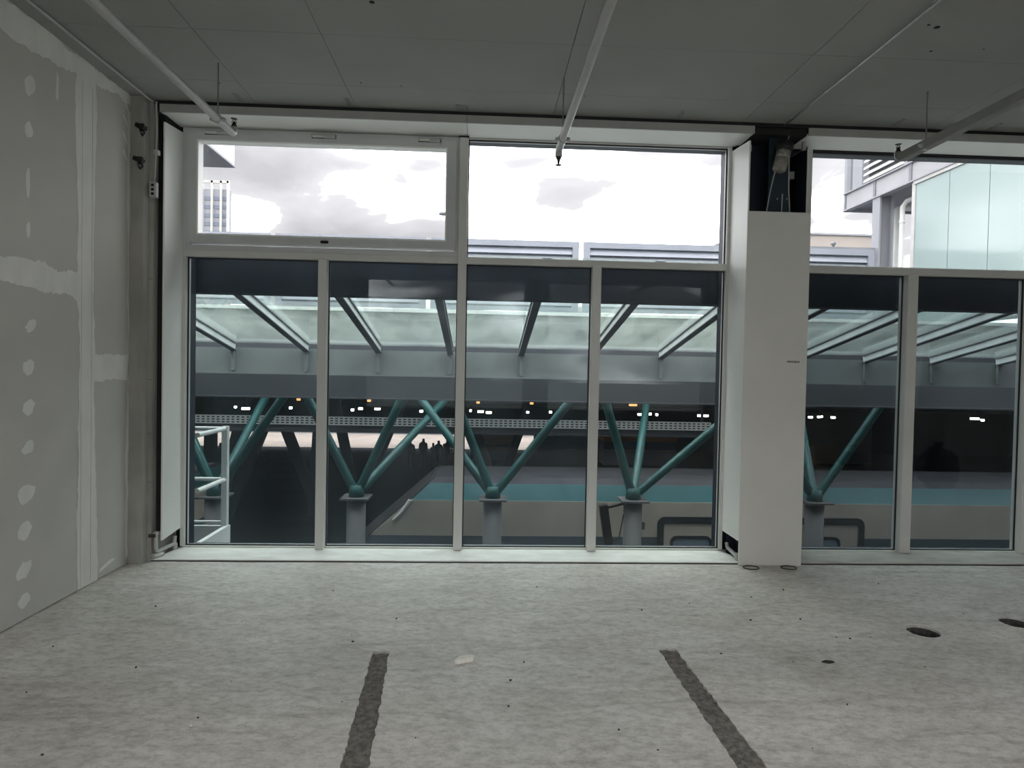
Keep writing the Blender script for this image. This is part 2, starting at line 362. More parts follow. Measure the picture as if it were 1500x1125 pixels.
for x, y, r in [(-0.648, 3.684, .016), (2.593, 3.682, .017), (2.53, 3.66, .010), (-1.93, 4.82, .008), (-2.25, 4.7, .010), (-2.2, 4.35, .006), (2.75, 3.95, .009), (-1.3, 3.3, .01), (-0.9, 4.72, .007), (0.72, 4.8, .006), (-0.62, 4.75, .006), (3.05, 3.9, .006)]:
    MB().lathe([(r, 0), (r * 0.8, 0.0012)], (x, y, ZC - 0.0012), (0, 0, 1), 10).build('anchor_hole', DARKV, ceil)

# ================================================================== LEFT WALL
wl = struct('wall_left', 'unpainted grey plasterboard wall with pale joint filler and screw patches', MB().box(XL - 0.3, XL - 0.0135, YB - 0.2, 5.6, -0.3, ZC + 0.02), JOINT)
vj = 4.565
def wboard(y0, y1, z0, z1): boxo('plasterboard', BOARD, wl, XL - 0.0125, XL, y0 + g, y1 - g, z0 + g, z1 - g)
for (y0, y1, zj) in [(vj, 5.5, 1.51), (vj - 1.2, vj, 2.06), (vj - 2.4, vj - 1.2, 1.4), (vj - 3.6, vj - 2.4, 2.1), (vj - 4.8, vj - 3.6, 1.4), (vj - 6.0, vj - 4.8, 2.1), (YB, vj - 6.0, 1.4)]:
    wboard(y0, y1, 0.006, zj); wboard(y0, y1, zj, ZC)
def blob(pts, name='filler_patch', t=0.0016):
    """flat trowelled patch on the left wall; pts are (y,z)"""
    return MB().prism(pts, 'x', XL + 0.0002, XL + t).build(name, FILL, wl)
def ragged(line_a, line_b, name, n=40, amp=0.008, t=0.0016):
    """band between two polylines of (y,z) with ragged edges"""
    def samp(pl, u):
        u *= len(pl) - 1; i = min(int(u), len(pl) - 2); f = u - i
        return (pl[i][0] + (pl[i + 1][0] - pl[i][0]) * f, pl[i][1] + (pl[i + 1][1] - pl[i][1]) * f)
    A, B = [], []; ra = rb = (0, 0)
    vs = []
    for i in range(n + 1):
        a = samp(line_a, i / n); b = samp(line_b, i / n)
        ra = (ra[0] * .55 + random.uniform(-amp, amp), ra[1] * .55 + random.uniform(-amp, amp)); rb = (rb[0] * .55 + random.uniform(-amp, amp), rb[1] * .55 + random.uniform(-amp, amp))
        a = (a[0] + ra[0], min(max(a[1] + ra[1], 0.004), ZC - .002)); b = (b[0] + rb[0], min(max(b[1] + rb[1], 0.004), ZC - .002))
        vs += [(XL + t, *a), (XL + t, *b)]
    return MB().add(vs, [(2 * i, 2 * i + 1, 2 * i + 3, 2 * i + 2) for i in range(n)]).build(name, FILL, wl)
ragged([(4.435, 3.50), (4.43, 3.2), (4.46, 2.4), (4.452, 2.0), (4.485, 1.7), (4.475, 1.2), (4.48, 0.8), (4.46, 0.55), (4.475, 0.004)],
       [(4.655, 3.50), (4.66, 3.2), (4.64, 2.4), (4.635, 2.0), (4.655, 1.7), (4.655, 1.2), (4.665, 0.8), (4.69, 0.4), (4.71, 0.004)], 'joint_filler_band', 90, 0.007)
ragged([(3.30, 2.17), (3.75, 2.14), (4.1, 2.16), (4.3, 2.12), (4.50, 2.16)], [(3.30, 1.99), (3.75, 1.99), (4.1, 1.97), (4.3, 1.985), (4.50, 1.965)], 'joint_filler_band', 50, 0.012, 0.0014)
ragged([(4.62, 1.585), (4.8, 1.615), (5.0, 1.60), (5.09, 1.64)], [(4.62, 1.415), (4.8, 1.425), (5.0, 1.43), (5.09, 1.40)], 'joint_filler_band', 26, 0.010, 0.0014)
ragged([(2.9, 3.578), (3.7, 3.578), (4.4, 3.578), (4.7, 3.578), (5.09, 3.578)], [(2.9, 3.40), (3.7, 3.39), (4.15, 3.40), (4.43, 3.44), (4.66, 3.46), (4.85, 3.50), (5.09, 3.50)], 'joint_filler_band', 70, 0.016, 0.0012)
ragged([(5.055, 3.45), (5.06, 2.7), (5.07, 2.2), (5.06, 1.7), (5.075, 1.3), (5.05, 0.9), (5.055, 0.5), (5.06, 0.05)], [(5.092, 3.45), (5.092, 0.05)], 'joint_filler_band', 60, 0.008, 0.0015)
# fine double bead line inside the vertical filler
boxo('bead_line', JOINT, wl, XL + 0.0004, XL + 0.0022, 4.615, 4.6165, 0.02, 3.42)
boxo('bead_line', JOINT, wl, XL + 0.0004, XL + 0.0021, 4.502, 4.5035, 0.02, 3.42)
for (y, z, ry, rz) in [(4.014, 1.76, .05, .035), (3.991, 1.511, .055, .045), (3.998, 1.271, .055, .052), (3.993, 1.03, .055, .042), (3.983, 0.758, .075, .058), (3.966, 0.537, .06, .058), (3.956, 0.303, .07, .05), (3.962, 0.121, .055, .05),
                       (4.006, 3.432, .05, .06), (4.001, 3.178, .045, .065), (3.991, 2.914, .035, .05), (3.985, 2.60, .02, .10), (3.99, 2.33, .02, .05)]:
    n = 11; ph = random.uniform(0, 1); sk = random.uniform(0.1, 0.4)
    pts = []
    for k in range(n):
        a = 2 * math.pi * (k + random.uniform(-.25, .25)) / n + ph; q = random.uniform(0.78, 1.12)
        pts.append((y + ry * q * math.cos(a), z + rz * q * math.sin(a) + sk * ry * q * math.cos(a)))
    blob(pts, 'screw_filler_patch')
blob([(4.72, 0.05), (4.90, 0.085), (4.92, 0.10), (4.86, 0.105), (4.74, 0.075)], 'filler_smear')
blob([(4.23, 3.20), (4.255, 3.19), (4.26, 3.34), (4.24, 3.37)], 'filler_smear')
for k in range(4): blob([(4.99, 3.12 + .13 * k), (5.06, 3.05 + .13 * k), (5.065, 3.075 + .13 * k), (5.0, 3.145 + .13 * k)], 'filler_smear')
wr = struct('wall_right', 'plain plasterboard wall at the far right of the room', MB().box(XR, XR + 0.2, YB - 0.2, 5.6, -0.3, ZC + 0.02), BOARD)

# unseen back wall behind the viewpoint; its window openings are added for light
BWX = [(-2.4, 0.9), (1.3, 4.6)]; BZ0, BZ1 = 0.7, 3.4
mb = MB(); xs_ = [XL - 0.3] + [q for p in BWX for q in p] + [XR + 0.2]
for i in range(0, len(xs_), 2): mb.box(xs_[i], xs_[i + 1], YB - 0.2, YB, -0.3, ZC + 0.02)
for a, b in BWX: mb.box(a, b, YB - 0.2, YB, -0.3, BZ0); mb.box(a, b, YB - 0.2, YB, BZ1, ZC + 0.02)
wb = struct('wall_back', 'unseen plasterboard wall behind the viewpoint, its windows added to light the room', mb, BOARD)
for i, (a, b) in enumerate(BWX):
    wroot = root('window_%d' % (i + 3), ((a + b) / 2, YB - 0.1, BZ0), 'tall window added in the unseen back wall to light the room', kind='structure')
    boxo('pane', G_UP, wroot, a + .05, b - .05, YB - .105, YB - .097, BZ0 + .05, BZ1 - .05)
    MB().ring([(a, BZ0), (b, BZ0), (b, BZ1), (a, BZ1)], [(a + .06, BZ0 + .06), (b - .06, BZ0 + .06), (b - .06, BZ1 - .06), (a + .06, BZ1 - .06)], 'y', YB - .14, YB - .06).build('window_frame', FRAME, wroot)

# ================================================================== FACADE
mb = MB()
mb.box(XL - 0.3, XR + 0.2, 5.50, 5.72, 3.50, 4.3)            # above the glazing
mb.box(XL - 0.6, -2.47, 5.585, 5.72, -0.34, 3.5)             # left of the glazing
mb.box(2.09, 2.80, 5.60, 5.72, -0.34, 3.5)                   # behind the column
mb.box(7.32, XR + 0.2, 5.50, 5.72, -0.34, 3.5)
mb.box(-45, 45, 5.62, 5.80, -4.0, -0.02)                     # building face below the floor
mb.box(-45, XL - 0.6, 5.55, 5.8, -0.02, 4.3); mb.box(XR + .2, 45, 5.55, 5.8, -0.02, 4.3)
wf = struct('wall_front', 'dark facade wall framing the two window bays', mb, NAVY)

def pane(par, x0, x1, z0, z1, m, name='glass_pane'):
    o = boxo(name, m, par, x0 - .008, x1 + .008, YG, YG + 0.008, z0 - .008, z1 + .008)
    gk = MB().ring([(x0 - .002, z0 - .002), (x1 + .002, z0 - .002), (x1 + .002, z1 + .002), (x0 - .002, z1 + .002)], [(x0 + .009, z0 + .009), (x1 - .009, z0 + .009), (x1 - .009, z1 - .009), (x0 + .009, z1 - .009)], 'y', YG - .012, YG - .001).build('gasket', GASK, o)
    return o
Y0, Y1 = 5.47, 5.575
w1 = root('window_1', (-0.2, YG, 0.02), 'four-light glazed bay with a top-hung sash at upper left', kind='structure')
boxo('transom', FRAME, w1, -2.47, 2.075, Y0, Y1, 2.435, 2.49, bev=.003)
boxo('bottom_rail', FRAME, w1, -2.47, 2.075, Y0 + .02, Y1, 0.0, 0.034, bev=.003)
boxo('head', FRAME, w1, -2.47, 2.095, Y0 + .03, Y1, 3.482, 3.505)
boxo('jamb', FRAME, w1, -2.482, -2.452, Y0 + .01, Y1, 0.034, 3.49)
boxo('jamb', FRAME, w1, 2.072, 2.098, Y0 + .01, Y1, 0.034, 3.49)
for i, (a, b, za, zb) in enumerate([(-1.368, -1.296, 0.022, 2.44), (-0.218, -0.145, 0.022, 3.50), (0.916, 0.992, 0.022, 2.44)]):
    boxo('mullion', FRAME, w1, a, b, Y0 - .025, Y1, za, zb, bev=.003)
boxo('mullion_cap', GASK, w1, -0.222, -0.141, Y0 - .03, Y0 + .02, 3.474, 3.487)
for a, b, m in [(-2.452, -1.368, G_LO), (-1.296, -0.218, G_LO), (-0.145, 0.916, G_LO), (0.992, 2.072, G_LC)]: pane(w1, a, b, 0.034, 2.435, m)
pane(w1, -0.145, 2.072, 2.49, 3.482, G_UP)
# top-hung sash
MB().ring([(-2.452, 2.49), (-0.218, 2.49), (-0.218, 3.482), (-2.452, 3.482)], [(-2.415, 2.53), (-0.25, 2.53), (-0.25, 3.43), (-2.415, 3.43)], 'y', Y0 - .0, Y1).build('sash_outer_frame', SASH, w1)
sa = MB().ring([(-2.425, 2.545), (-0.242, 2.545), (-0.242, 3.437), (-2.425, 3.437)], [(-2.345, 2.612), (-0.322, 2.612), (-0.322, 3.375), (-2.345, 3.375)], 'y', Y0 - .035, Y1 - .03).build('sash', SASH, w1)
MB().ring([(-2.350, 2.607), (-0.317, 2.607), (-0.317, 3.380), (-2.350, 3.380)], [(-2.338, 2.619), (-0.329, 2.619), (-0.329, 3.368), (-2.338, 3.368)], 'y', Y0 - .038, Y0 + .05).build('glazing_bead', WHITE, sa)
boxo('sash_pane', G_UP, sa, -2.35, -0.316, YG, YG + .008, 2.606, 3.381)
for a, b in [(-2.285, -2.095), (-1.425, -1.235), (-0.555, -0.375)]:
    boxo('hinge_outline', DARKV, sa, a - .004, b + .004, Y0 - .038, Y0 - .033, 3.420, 3.452)  # dark slab behind the hinge, drawing an outline round it
    h = boxo('hinge', FRAME, sa, a, b, Y0 - .052, Y0 - .030, 3.425, 3.447, bev=.004)
    boxo('hinge_pin', GREYP, h, (a + b) / 2, b, Y0 - .058, Y0 - .03, 3.421, 3.444, bev=.004)
boxo('lock_plate', BLACK, sa, -1.348, -1.283, Y0 - .05, Y0 - .03, 2.562, 2.585, bev=.006)

w2 = root('window_2', (5.0, YG, 0.02), 'glazed bay right of the boxed column', kind='structure')
boxo('transom', FRAME, w2, 2.79, 7.32, Y0, Y1, 2.435, 2.50, bev=.003)
boxo('bottom_rail', FRAME, w2, 2.79, 7.32, Y0 + .02, Y1, 0.0, 0.030, bev=.003)
boxo('head', GASK, w2, 2.79, 7.32, Y0 + .03, Y1, 3.482, 3.505)
boxo('jamb', FRAME, w2, 2.765, 2.80, Y0 + .01, Y1, 0.03, 3.49); boxo('jamb', FRAME, w2, 7.30, 7.33, Y0 + .01, Y1, 0.03, 3.49)
MU = [3.707, 4.80, 5.885, 6.95]
for i, c in enumerate(MU): boxo('mullion', FRAME, w2, c - .046, c + .046, Y0 - .02, Y1, 0.022, 3.50 if i == 2 else 2.44, bev=.003)
xs2 = [2.80] + [q for c in MU for q in (c - .046, c + .046)] + [7.30]
for i in range(0, 10, 2): pane(w2, xs2[i], xs2[i + 1], 0.03, 2.435, G_LD)
pane(w2, 2.80, MU[2] - .046, 2.50, 3.482, G_UP); pane(w2, MU[2] + .046, 7.30, 2.50, 3.482, G_UP)

TRIMG = mat('grey_edge_trim', (0.40, 0.40, 0.385), 0.45)
# soffits, sills, reveal boards
def soffit(name, label, x0, x1, seam=None):
    r = root(name, ((x0 + x1) / 2, YF + .15, 3.49), label, kind='structure')
    parts = [(x0, seam - .0015), (seam + .0015, x1)] if seam else [(x0, x1)]
    for a, b in parts:
        boxo('soffit_board', WHITE, r, a, b, YF + .002, 5.49, 3.492, 3.508)
        boxo('front_trim', TRIMG, r, a, b, YF - .012, YF + .002, 3.488, 3.548)
    return r
soffit('trim_1', 'white window soffit with grey front edge above the left bay', -2.515, 2.155, -0.155)
soffit('trim_2', 'white window soffit with grey front edge above the right bay', 2.60, 7.5)
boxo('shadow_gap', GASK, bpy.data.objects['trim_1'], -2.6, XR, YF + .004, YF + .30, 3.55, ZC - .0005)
def sill(name, label, x0, x1, xa, xb, m):
    mbx = MB().add([(x0, YF, 0.0), (x1, YF, 0.0), (xb, 5.50, 0.0), (xa, 5.50, 0.0), (x0, YF, 0.016), (x1, YF, 0.016), (xb, 5.50, 0.022), (xa, 5.50, 0.022)],
                   [(3, 2, 1, 0), (4, 5, 6, 7), (0, 1, 5, 4), (1, 2, 6, 5), (2, 3, 7, 6), (3, 0, 4, 7)])
    r = struct(name, label, mbx, m)
    WORLD[r.name] = Vector(r.location)
    return r
s1 = sill('trim_3', 'dusty white sill board at the foot of the left bay', -2.56, 2.17, -2.475, 2.10, SILLM)
boxo('sill_edge', GASK, s1, -2.56, 2.12, YF - .006, YF - .0005, 0.0005, 0.008)
SILL2 = mat('dusty_grey_sill', (0.50, 0.48, 0.43), 0.7, col2=(0.40, 0.385, 0.345), nscale=5, stretch=(1, 2, 1))
s2 = sill('trim_4', 'dusty grey sill board at the foot of the right bay', 2.62, 7.4, 2.78, 7.32, SILL2)
boxo('sill_edge', GASK, s2, 2.63, 7.4, YF - .006, YF - .0005, 0.0005, 0.008)
def reveal(name, label, x, xb, y0, y1, z0a, z0b, z1a, z1b, m=WHITE, t=0.012):
    vs = []
    for dx in (0, -t if xb < 0 else t):
        vs += [(x + dx, y0, z0a), (xb + dx, y1, z0b), (xb + dx, y1, z1b), (x + dx, y0, z1a)]
    return struct(name, label, MB().add(vs, [(0, 1, 2, 3), (7, 6, 5, 4), (0, 4, 5, 1), (1, 5, 6, 2), (2, 6, 7, 3), (3, 7, 4, 0)]), m)
reveal('trim_5', 'white reveal panel left of the glazing, raised off the sill', -2.492, -2.478, 5.20, 5.50, 0.155, 0.19, 3.425, 3.445)
reveal('trim_6', 'white reveal panel on the window side of the column', 2.113, 2.095, 5.158, 5.50, 0.19, 0.20, 3.43, 3.45)
rv = struct('trim_7', 'reveal panel on the right side of the column, dark on its inner face', MB().box(2.606, 2.614, 5.205, 5.50, 0.02, 3.41), NAVY)
WORLD[rv.name] = Vector(rv.location)
boxo('outer_face', COLW, rv, 2.6145, 2.624, 5.20, 5.50, 0.02, 3.42)
boxo('bracket_clip', GREYP, rv, 2.580, 2.605, 5.21, 5.24, 3.39, 3.46); boxo('bracket_clip', GREYP, rv, 2.55, 2.605, 5.40, 5.43, 3.21, 3.27)

# ------------------------------------------------------------------ left nib (boxed corner)
nib = root('wall_nib', (-2.6, 5.15, 0), 'narrow stepped plaster nib in the corner between wall and window', kind='structure')
boxo('plaster_strip', PLAST, nib, XL - .0, -2.632, 5.098, 5.60, 0.0, ZC - .001)
boxo('plaster_strip', PLAST, nib, -2.632, -2.592, 5.085, 5.60, 0.0, ZC - .001)
boxo('plaster_strip', PLAST, nib, -2.592, -2.560, 5.165, 5.60, 0.0, ZC - .001)
for z in (0.62, 1.0, 1.42, 2.2): boxo('repair_joint', JOINT, nib, -2.592, -2.560, 5.163, 5.166, z, z + .004)
boxo('gap_dark_fill', DARKV, nib, -2.56, -2.507, 5.24, 5.58, 0.22, 3.5)  # near-black block filling the gap beside the reveal panel
boxo('rust_stain', mat('dark_rust', (0.06, 0.045, 0.035), 0.9), nib, -2.575, -2.524, 5.15, 5.166, 0.19, 0.215)
def clip(x, y, z, lab):
    r = root('cable_clamp', (x, y, z), lab, 'clamp', 'black clamps on the corner nib')
    MB().beam((x - .03, y - .012, z + .012), (x + .035, y - .012, z - .008), .05, .03).build('clamp_body', BLACK, r)
    MB().tube([(x + .02, y - .02, z - .01), (x + .034, y - .022, z - .05), (x + .015, y - .02, z - .07), (x + .005, y - .02, z - .045)], .006, 8).build('hook', BLACK, r)
    boxo('clamp_plate', BLACK, r, x - .015, x + .02, y - .003, y + .001, z - .03, z + .03)
clip(-2.611, 5.083, 3.334, 'upper black cable clamp on the corner nib, nearest the ceiling')
clip(-2.625, 5.083, 3.085, 'lower black cable clamp on the corner nib, with a rounded body')
jb = root('junction_box', (-2.545, 5.15, 2.88), 'small grey junction box hanging on its cable in the corner', 'socket')
boxo('box_body', GREYP, jb, -2.572, -2.520, 5.12, 5.164, 2.825, 2.94, bev=.004)
for k in range(3): boxo('socket_face', DARKV, jb, -2.557, -2.535, 5.1195, 5.1215, 2.838 + k * .033, 2.858 + k * .033)
MB().tube([(-2.545, 5.145, 2.94), (-2.53, 5.13, 3.05), (-2.526, 5.14, 3.3), (-2.535, 5.15, 3.56)], .006, 8).build('cable', GREYP, jb)
boxo('cable_clip', GREYP, jb, -2.545, -2.51, 5.13, 5.165, 3.15, 3.185)
hp = root('heating_pipe', (-2.52, 5.3, 0.0), 'white bent heating pipes below the left reveal panel', 'pipe')
MB().tube([(-2.535, 5.19, 0.23), (-2.535, 5.19, 0.10), (-2.533, 5.195, 0.075), (-2.53, 5.215, 0.068), (-2.51, 5.42, 0.068), (-2.508, 5.44, 0.075), (-2.508, 5.445, 0.13)], .016, 12).build('pipe_run', PIPE, hp)
MB().tube([(-2.548, 5.17, 0.04), (-2.52, 5.26, 0.032)], .019, 12).build('pipe_run', PIPE, hp)
MB().tube([(-2.508, 5.445, 0.02), (-2.508, 5.445, 0.07)], .022, 12).build('valve', GREYP, hp)
MB().tube([(-2.535, 5.19, 0.205), (-2.535, 5.19, 0.225)], .024, 12).build('collar', GREYP, hp)
h2 = root('heating_pipe', (2.14, 5.3, 0.0), 'white heating pipe stub under the column reveal panel', 'pipe')
MB().tube([(2.135, 5.47, 0.10), (2.135, 5.46, 0.07), (2.135, 5.44, 0.06), (2.13, 5.24, 0.05)], .016, 12).build('pipe_run', PIPE, h2)
MB().tube([(2.13, 5.225, 0.02), (2.13, 5.225, 0.075)], .02, 12).build('valve', GREYP, h2)

# ------------------------------------------------------------------ column
cc = root('column_casing', (2.36, 5.16, 0), 'tall white boxed column casing between the bays, open at the top', 'column')
boxo('front_panel', COLW, cc, 2.106, 2.626, 5.138, 5.152, 0.0, 2.862, bev=.002)
boxo('scuff_mark', mat('pencil_scuff', (0.16, 0.14, 0.13), 0.9, col2=(0.5, 0.48, 0.45), nscale=90), cc, 2.46, 2.565, 5.1372, 5.1382, 1.652, 1.668)
scol = root('steel_column', (2.38, 5.4, 0), 'dark navy steel column exposed above the casing', 'column')
boxo('web_plate', NAVY, scol, 2.13, 2.60, 5.46, 5.48, 0.0, 3.57)
boxo('flange', TEALD, scol, 2.33, 2.505, 5.27, 5.30, 0.0, 3.545, bev=.006)
boxo('web', TEALD, scol, 2.40, 2.43, 5.30, 5.46, 0.0, 3.54)
boxo('stiffener', NAVY, scol, 2.20, 2.225, 5.38, 5.46, 0.0, 3.5); boxo('stiffener', NAVY, scol, 2.53, 2.55, 5.38, 5.46, 0.0, 3.5)
for x, z in [(2.20, 2.99), (2.235, 2.99), (2.40, 3.0), (2.48, 3.0)]: MB().lathe([(.008, 0), (.006, .008)], (x, 5.262 if x > 2.3 else 5.455, z), (0, -1, 0), 8).build('bolt', GREYP, scol)
boxo('clip', GREYP, scol, 2.125, 2.15, 5.2, 5.24, 3.36, 3.41); boxo('clip', GREYP, scol, 2.14, 2.19, 5.35, 5.39, 3.19, 3.24)
boxo('top_beam', DARKV, scol, 2.13, 2.60, 5.20, 5.46, 3.50, 3.575)
ps = root('pipe_stub', (2.39, 5.19, 3.2), 'taped pipe stub with black cap hanging in front of the steel column', 'pipe')
ax0 = Vector((2.372, 5.19, 3.20)); ax1 = Vector((2.432, 5.20, 3.43)); dd = (ax1 - ax0).normalized(); LN = (ax1 - ax0).length
MB().lathe([(.040, 0), (.054, .012), (.055, LN * .5)], ax0, dd, 18).build('wrapped_end', CLOTH, ps)
MB().lathe([(.056, LN * .46), (.057, LN * .5), (.056, LN * .76)], ax0, dd, 18).build('silver_tape', FOILM, ps)
MB().lathe([(.060, LN * .72), (.066, LN * .8), (.064, LN * 1.0), (.045, LN * 1.06)], ax0, dd, 18).build('black_cap', BLACK, ps)
for pts in ([(2.44, 5.21, 3.42), (2.47, 5.22, 3.52), (2.46, 5.23, 3.57)], [(2.36, 5.2, 3.26), (2.31, 5.19, 3.05), (2.28, 5.19, 2.87)], [(2.46, 5.2, 3.33), (2.465, 5.2, 3.05), (2.48, 5.2, 2.87)], [(2.41, 5.19, 3.02), (2.405, 5.19, 2.87)]):
    MB().tube(pts, .005, 8).build('cable', GREYP, ps)

# ================================================================== CEILING PIPES
def sprinkler(x, y_end, z, rod_y, label, upright, r=.026, square=False):
    p = root('sprinkler_pipe', (x, rod_y, z), label, 'pipe', 'sprinkler pipes under the ceiling')
    pm = mat('dull_grey_pipe', (0.24, 0.24, 0.225), 0.5) if square else PIPE
    if square: MB().beam((x, YB + .05, z), (x, y_end, z), r * 2, r * 2).build('pipe', pm, p)
    else: MB().tube([(x, YB + .05, z), (x, y_end - .03, z), (x, y_end, z)], r, 16).build('pipe', PIPE, p)
    MB().tube([(x, rod_y, z + r), (x, rod_y, ZC)], .0055, 8).build('hanger_rod', RODM, p)
    c = MB().tube([(x, rod_y - .016, z), (x, rod_y + .016, z)], r + .006, 16).build('pipe_clamp', PIPE, p)
    for sx in (-1, 1): MB().lathe([(.012, 0), (.014, .012), (.008, .022)], (x + sx * (r + .004), rod_y, z - .004), (sx, 0, 0.2), 10).build('clamp_bolt', GREYP, c)
    if upright:
        MB().tube([(x, y_end - .01, z), (x, y_end + .02, z + .004), (x, y_end + .036, z + .02), (x, y_end + .04, z + .05)], r * .9, 14).build('elbow', pm, p)
        h = MB().lathe([(.019, 0), (.019, .014), (.012, .02), (.008, .042)], (x, y_end + .04, z + .05), (0, 0, 1), 12).build('sprinkler_head', BRASS, p)
        for sx in (-1, 1): MB().tube([(x + sx * .012, y_end + .04, z + .07), (x + sx * .016, y_end + .04, z + .09), (x + sx * .004, y_end + .04, z + .105)], .0025, 6).build('head_arm', BRASS, h)
        MB().lathe([(.016, 0), (.024, .004)], (x, y_end + .04, z + .108), (0, 0, 1), 14).build('deflector', BRASS, h)
    else:
        MB().tube([(x, y_end - .02, z), (x, y_end + .01, z - .004), (x, y_end + .02, z - .022), (x, y_end + .022, z - .05)], r * .95, 14).build('elbow', PIPE, p)
        h = MB().lathe([(.018, 0), (.018, -.014), (.011, -.022), (.006, -.055)], (x, y_end + .022, z - .05), (0, 0, 1), 12).build('sprinkler_head', BRASS, p)
        MB().lathe([(.022, 0), (.024, .003)], (x, y_end + .022, z - .112), (0, 0, 1), 14).build('deflector', BRASS, h)
    return p
sprinkler(-1.812, 4.75, 3.205, 4.505, 'leftmost sprinkler pipe, ending in an upright head before the sash', True)
sprinkler(0.530, 4.72, 3.160, 4.515, 'middle sprinkler pipe, ending in a head that points down', False)
sprinkler(3.125, 4.78, 3.205, 4.51, 'rightmost sprinkler pipe, dark squarish run ending in an upright head', True, .03, True)
for x, lab in ((-2.560, 'thin pale conduit along the ceiling beside the left wall'), (2.39, 'thin bright metal conduit along the ceiling leading to the column')):
    c = root('conduit', (x, 4.0, 3.55), lab, 'conduit', 'thin conduits along the ceiling')
    MB().tube([(x, YB + .05, 3.555), (x, 5.14, 3.555)], .0085, 10).build('conduit_tube', CHROME if x > 0 else PIPE, c)
    for y in (5.0, 3.4, 1.8, .2, -1.4): boxo('saddle', GREYP, c, x - .016, x + .016, y - .008, y + .008, 3.562, ZC)

# ================================================================== THINGS ON THE FLOOR
ch = MB().prism([(-0.115, 3.385), (-0.10, 3.378), (-0.02, 3.412), (-0.012, 3.44), (-0.04, 3.452), (-0.095, 3.425)], 'z', 0.0, 0.022).build('wood_chip', WOODM)
tag(ch, 'pale splinter of wood lying on the floor right of the left channel', 'wood')
fk = MB().prism([(1.865, 3.395), (1.90, 3.380), (1.935, 3.392), (1.925, 3.405), (1.895, 3.412)], 'z', 0.0, 0.006).build('dark_flake', CRUMB)
tag(fk, 'flat black flake on the floor right of the right channel', 'debris')
for (x, y, r, lab) in [(2.182, 5.068, .062, 'thin wire loop on the floor by the left edge of the column casing'), (2.492, 5.072, .062, 'thin wire loop on the floor by the right edge of the column casing')]:
    o = MB().tube([(x + r * math.cos(a * math.pi / 12), y + r * .8 * math.sin(a * math.pi / 12), .005) for a in range(25)], .004, 6).build('wire_loop', BRASS)
    tag(o, lab, 'wire', 'wire loops at the column foot')
chip_mesh = []
for k in range(4):
    mbk = MB(); pts = [(0.011 * random.uniform(.6, 1.2) * math.cos(a * math.pi / 3), 0.009 * random.uniform(.6, 1.2) * math.sin(a * math.pi / 3)) for a in range(6)]
    o = mbk.prism(pts, 'z', 0, random.uniform(.004, .009)).build('rubble_crumb', CRUMB); chip_mesh.append(o.data); bpy.data.objects.remove(o)
spots = [(-0.726, 3.759), (-0.70, 3.66), (-1.215, 2.867), (2.402, 3.338), (1.425, 4.277), (0.857, 3.759), (1.068, 4.151), (2.128, 3.72), (2.336, 3.719), (2.20, 3.70), (1.71, 3.40), (1.93, 3.55), (1.72, 3.98), (2.05, 4.0), (-1.42, 3.95), (-2.1, 3.1), (-2.05, 4.2), (-1.73, 3.35), (-1.2, 3.2), (-0.62, 3.0), (0.17, 3.2), (0.15, 2.95), (0.25, 3.4), (0.42, 4.6), (3.0, 4.7), (3.2, 4.1), (2.7, 3.55), (1.9, 4.4), (2.2, 4.55), (0.62, 2.75), (1.4, 2.6), (-0.25, 2.7), (-1.7, 2.6), (-2.3, 3.6), (-1.0, 4.5), (0.75, 2.6), (1.75, 2.95), (-2.4, 4.6), (-0.5, 4.0), (1.35, 3.5)]
for k, (x, y) in enumerate(spots):
    o = bpy.data.objects.new('rubble_crumb', chip_mesh[k % 4]); COL.objects.link(o); o.location = (x, y, 0.0005); o.rotation_euler.z = random.uniform(0, 6)
    s_ = random.uniform(.3, .75); o.scale = (s_, s_, s_)
    tag(o, 'tiny dark crumb of rubble scattered on the concrete floor', 'debris', 'rubble crumbs on the floor')
wc = MB().lathe([(.007, 0), (.011, .006), (.006, .012)], (-1.215, 2.80, 0), (0, 0, 1), 7).build('plaster_crumb', CRUMBW); tag(wc, 'small white lump of plaster on the floor left of the left channel', 'debris')

# things standing further back in the room (seen mirrored in the right-hand panes)
def lump(cx, cy, rx, ry, h, seed, name, m, par=None):
    rnd = random.Random(seed); bm = bmesh.new(); bmesh.ops.create_icosphere(bm, subdivisions=3, radius=1.0)
    ph = [rnd.uniform(0, 6) for _ in range(6)]
    for v in bm.verts:
        c = v.co.copy(); q = 1 + .10 * math.sin(5 * c.x + ph[0]) * math.sin(4 * c.y + ph[1]) + .08 * math.sin(9 * c.z + ph[2]) * math.sin(7 * c.x + ph[3])
        v.co = Vector((cx + c.x * rx * q, cy + c.y * ry * q, max(0.0, h * .45 + c.z * h * .52 * q)))
    bm.verts.index_update(); mbx = MB().add([v.co[:] for v in bm.verts], [[v.index for v in f.verts] for f in bm.faces], True); bm.free()
    return mbx.build(name, m, par)
rb = root('rubbish_bag', (6.42, 2.24, 0), 'full black rubbish bag mirrored in the right-hand pane', 'bag')
lump(6.42, 2.24, .27, .25, .60, 3, 'bag_body', BAGM, rb)
MB().lathe([(.10, .50), (.035, .58), (.05, .62), (.07, .65)], (6.44, 2.24, 0), (0, 0, 1), 12).build('tied_neck', BAGM, rb)
pole = MB().tube([(6.10, 2.12, 0.0), (6.14, 2.16, 1.0), (6.17, 2.2, 1.99)], .026, 10).build('wooden_pole', PINE); tag(pole, 'upright pine pole beside the black bag, mirrored in the pane', 'pole')
cb = root('cardboard_box', (5.9, .15, 0), 'small open cardboard box mirrored low in the pane beside the column', 'box')
boxo('box_body', CARD, cb, 5.7, 6.05, 0.0, .3, 0.0, .34); MB().beam((5.7, .15, .34), (5.6, .15, .42), .28, .006, (0, 0, 1)).build('flap', CARD, cb)
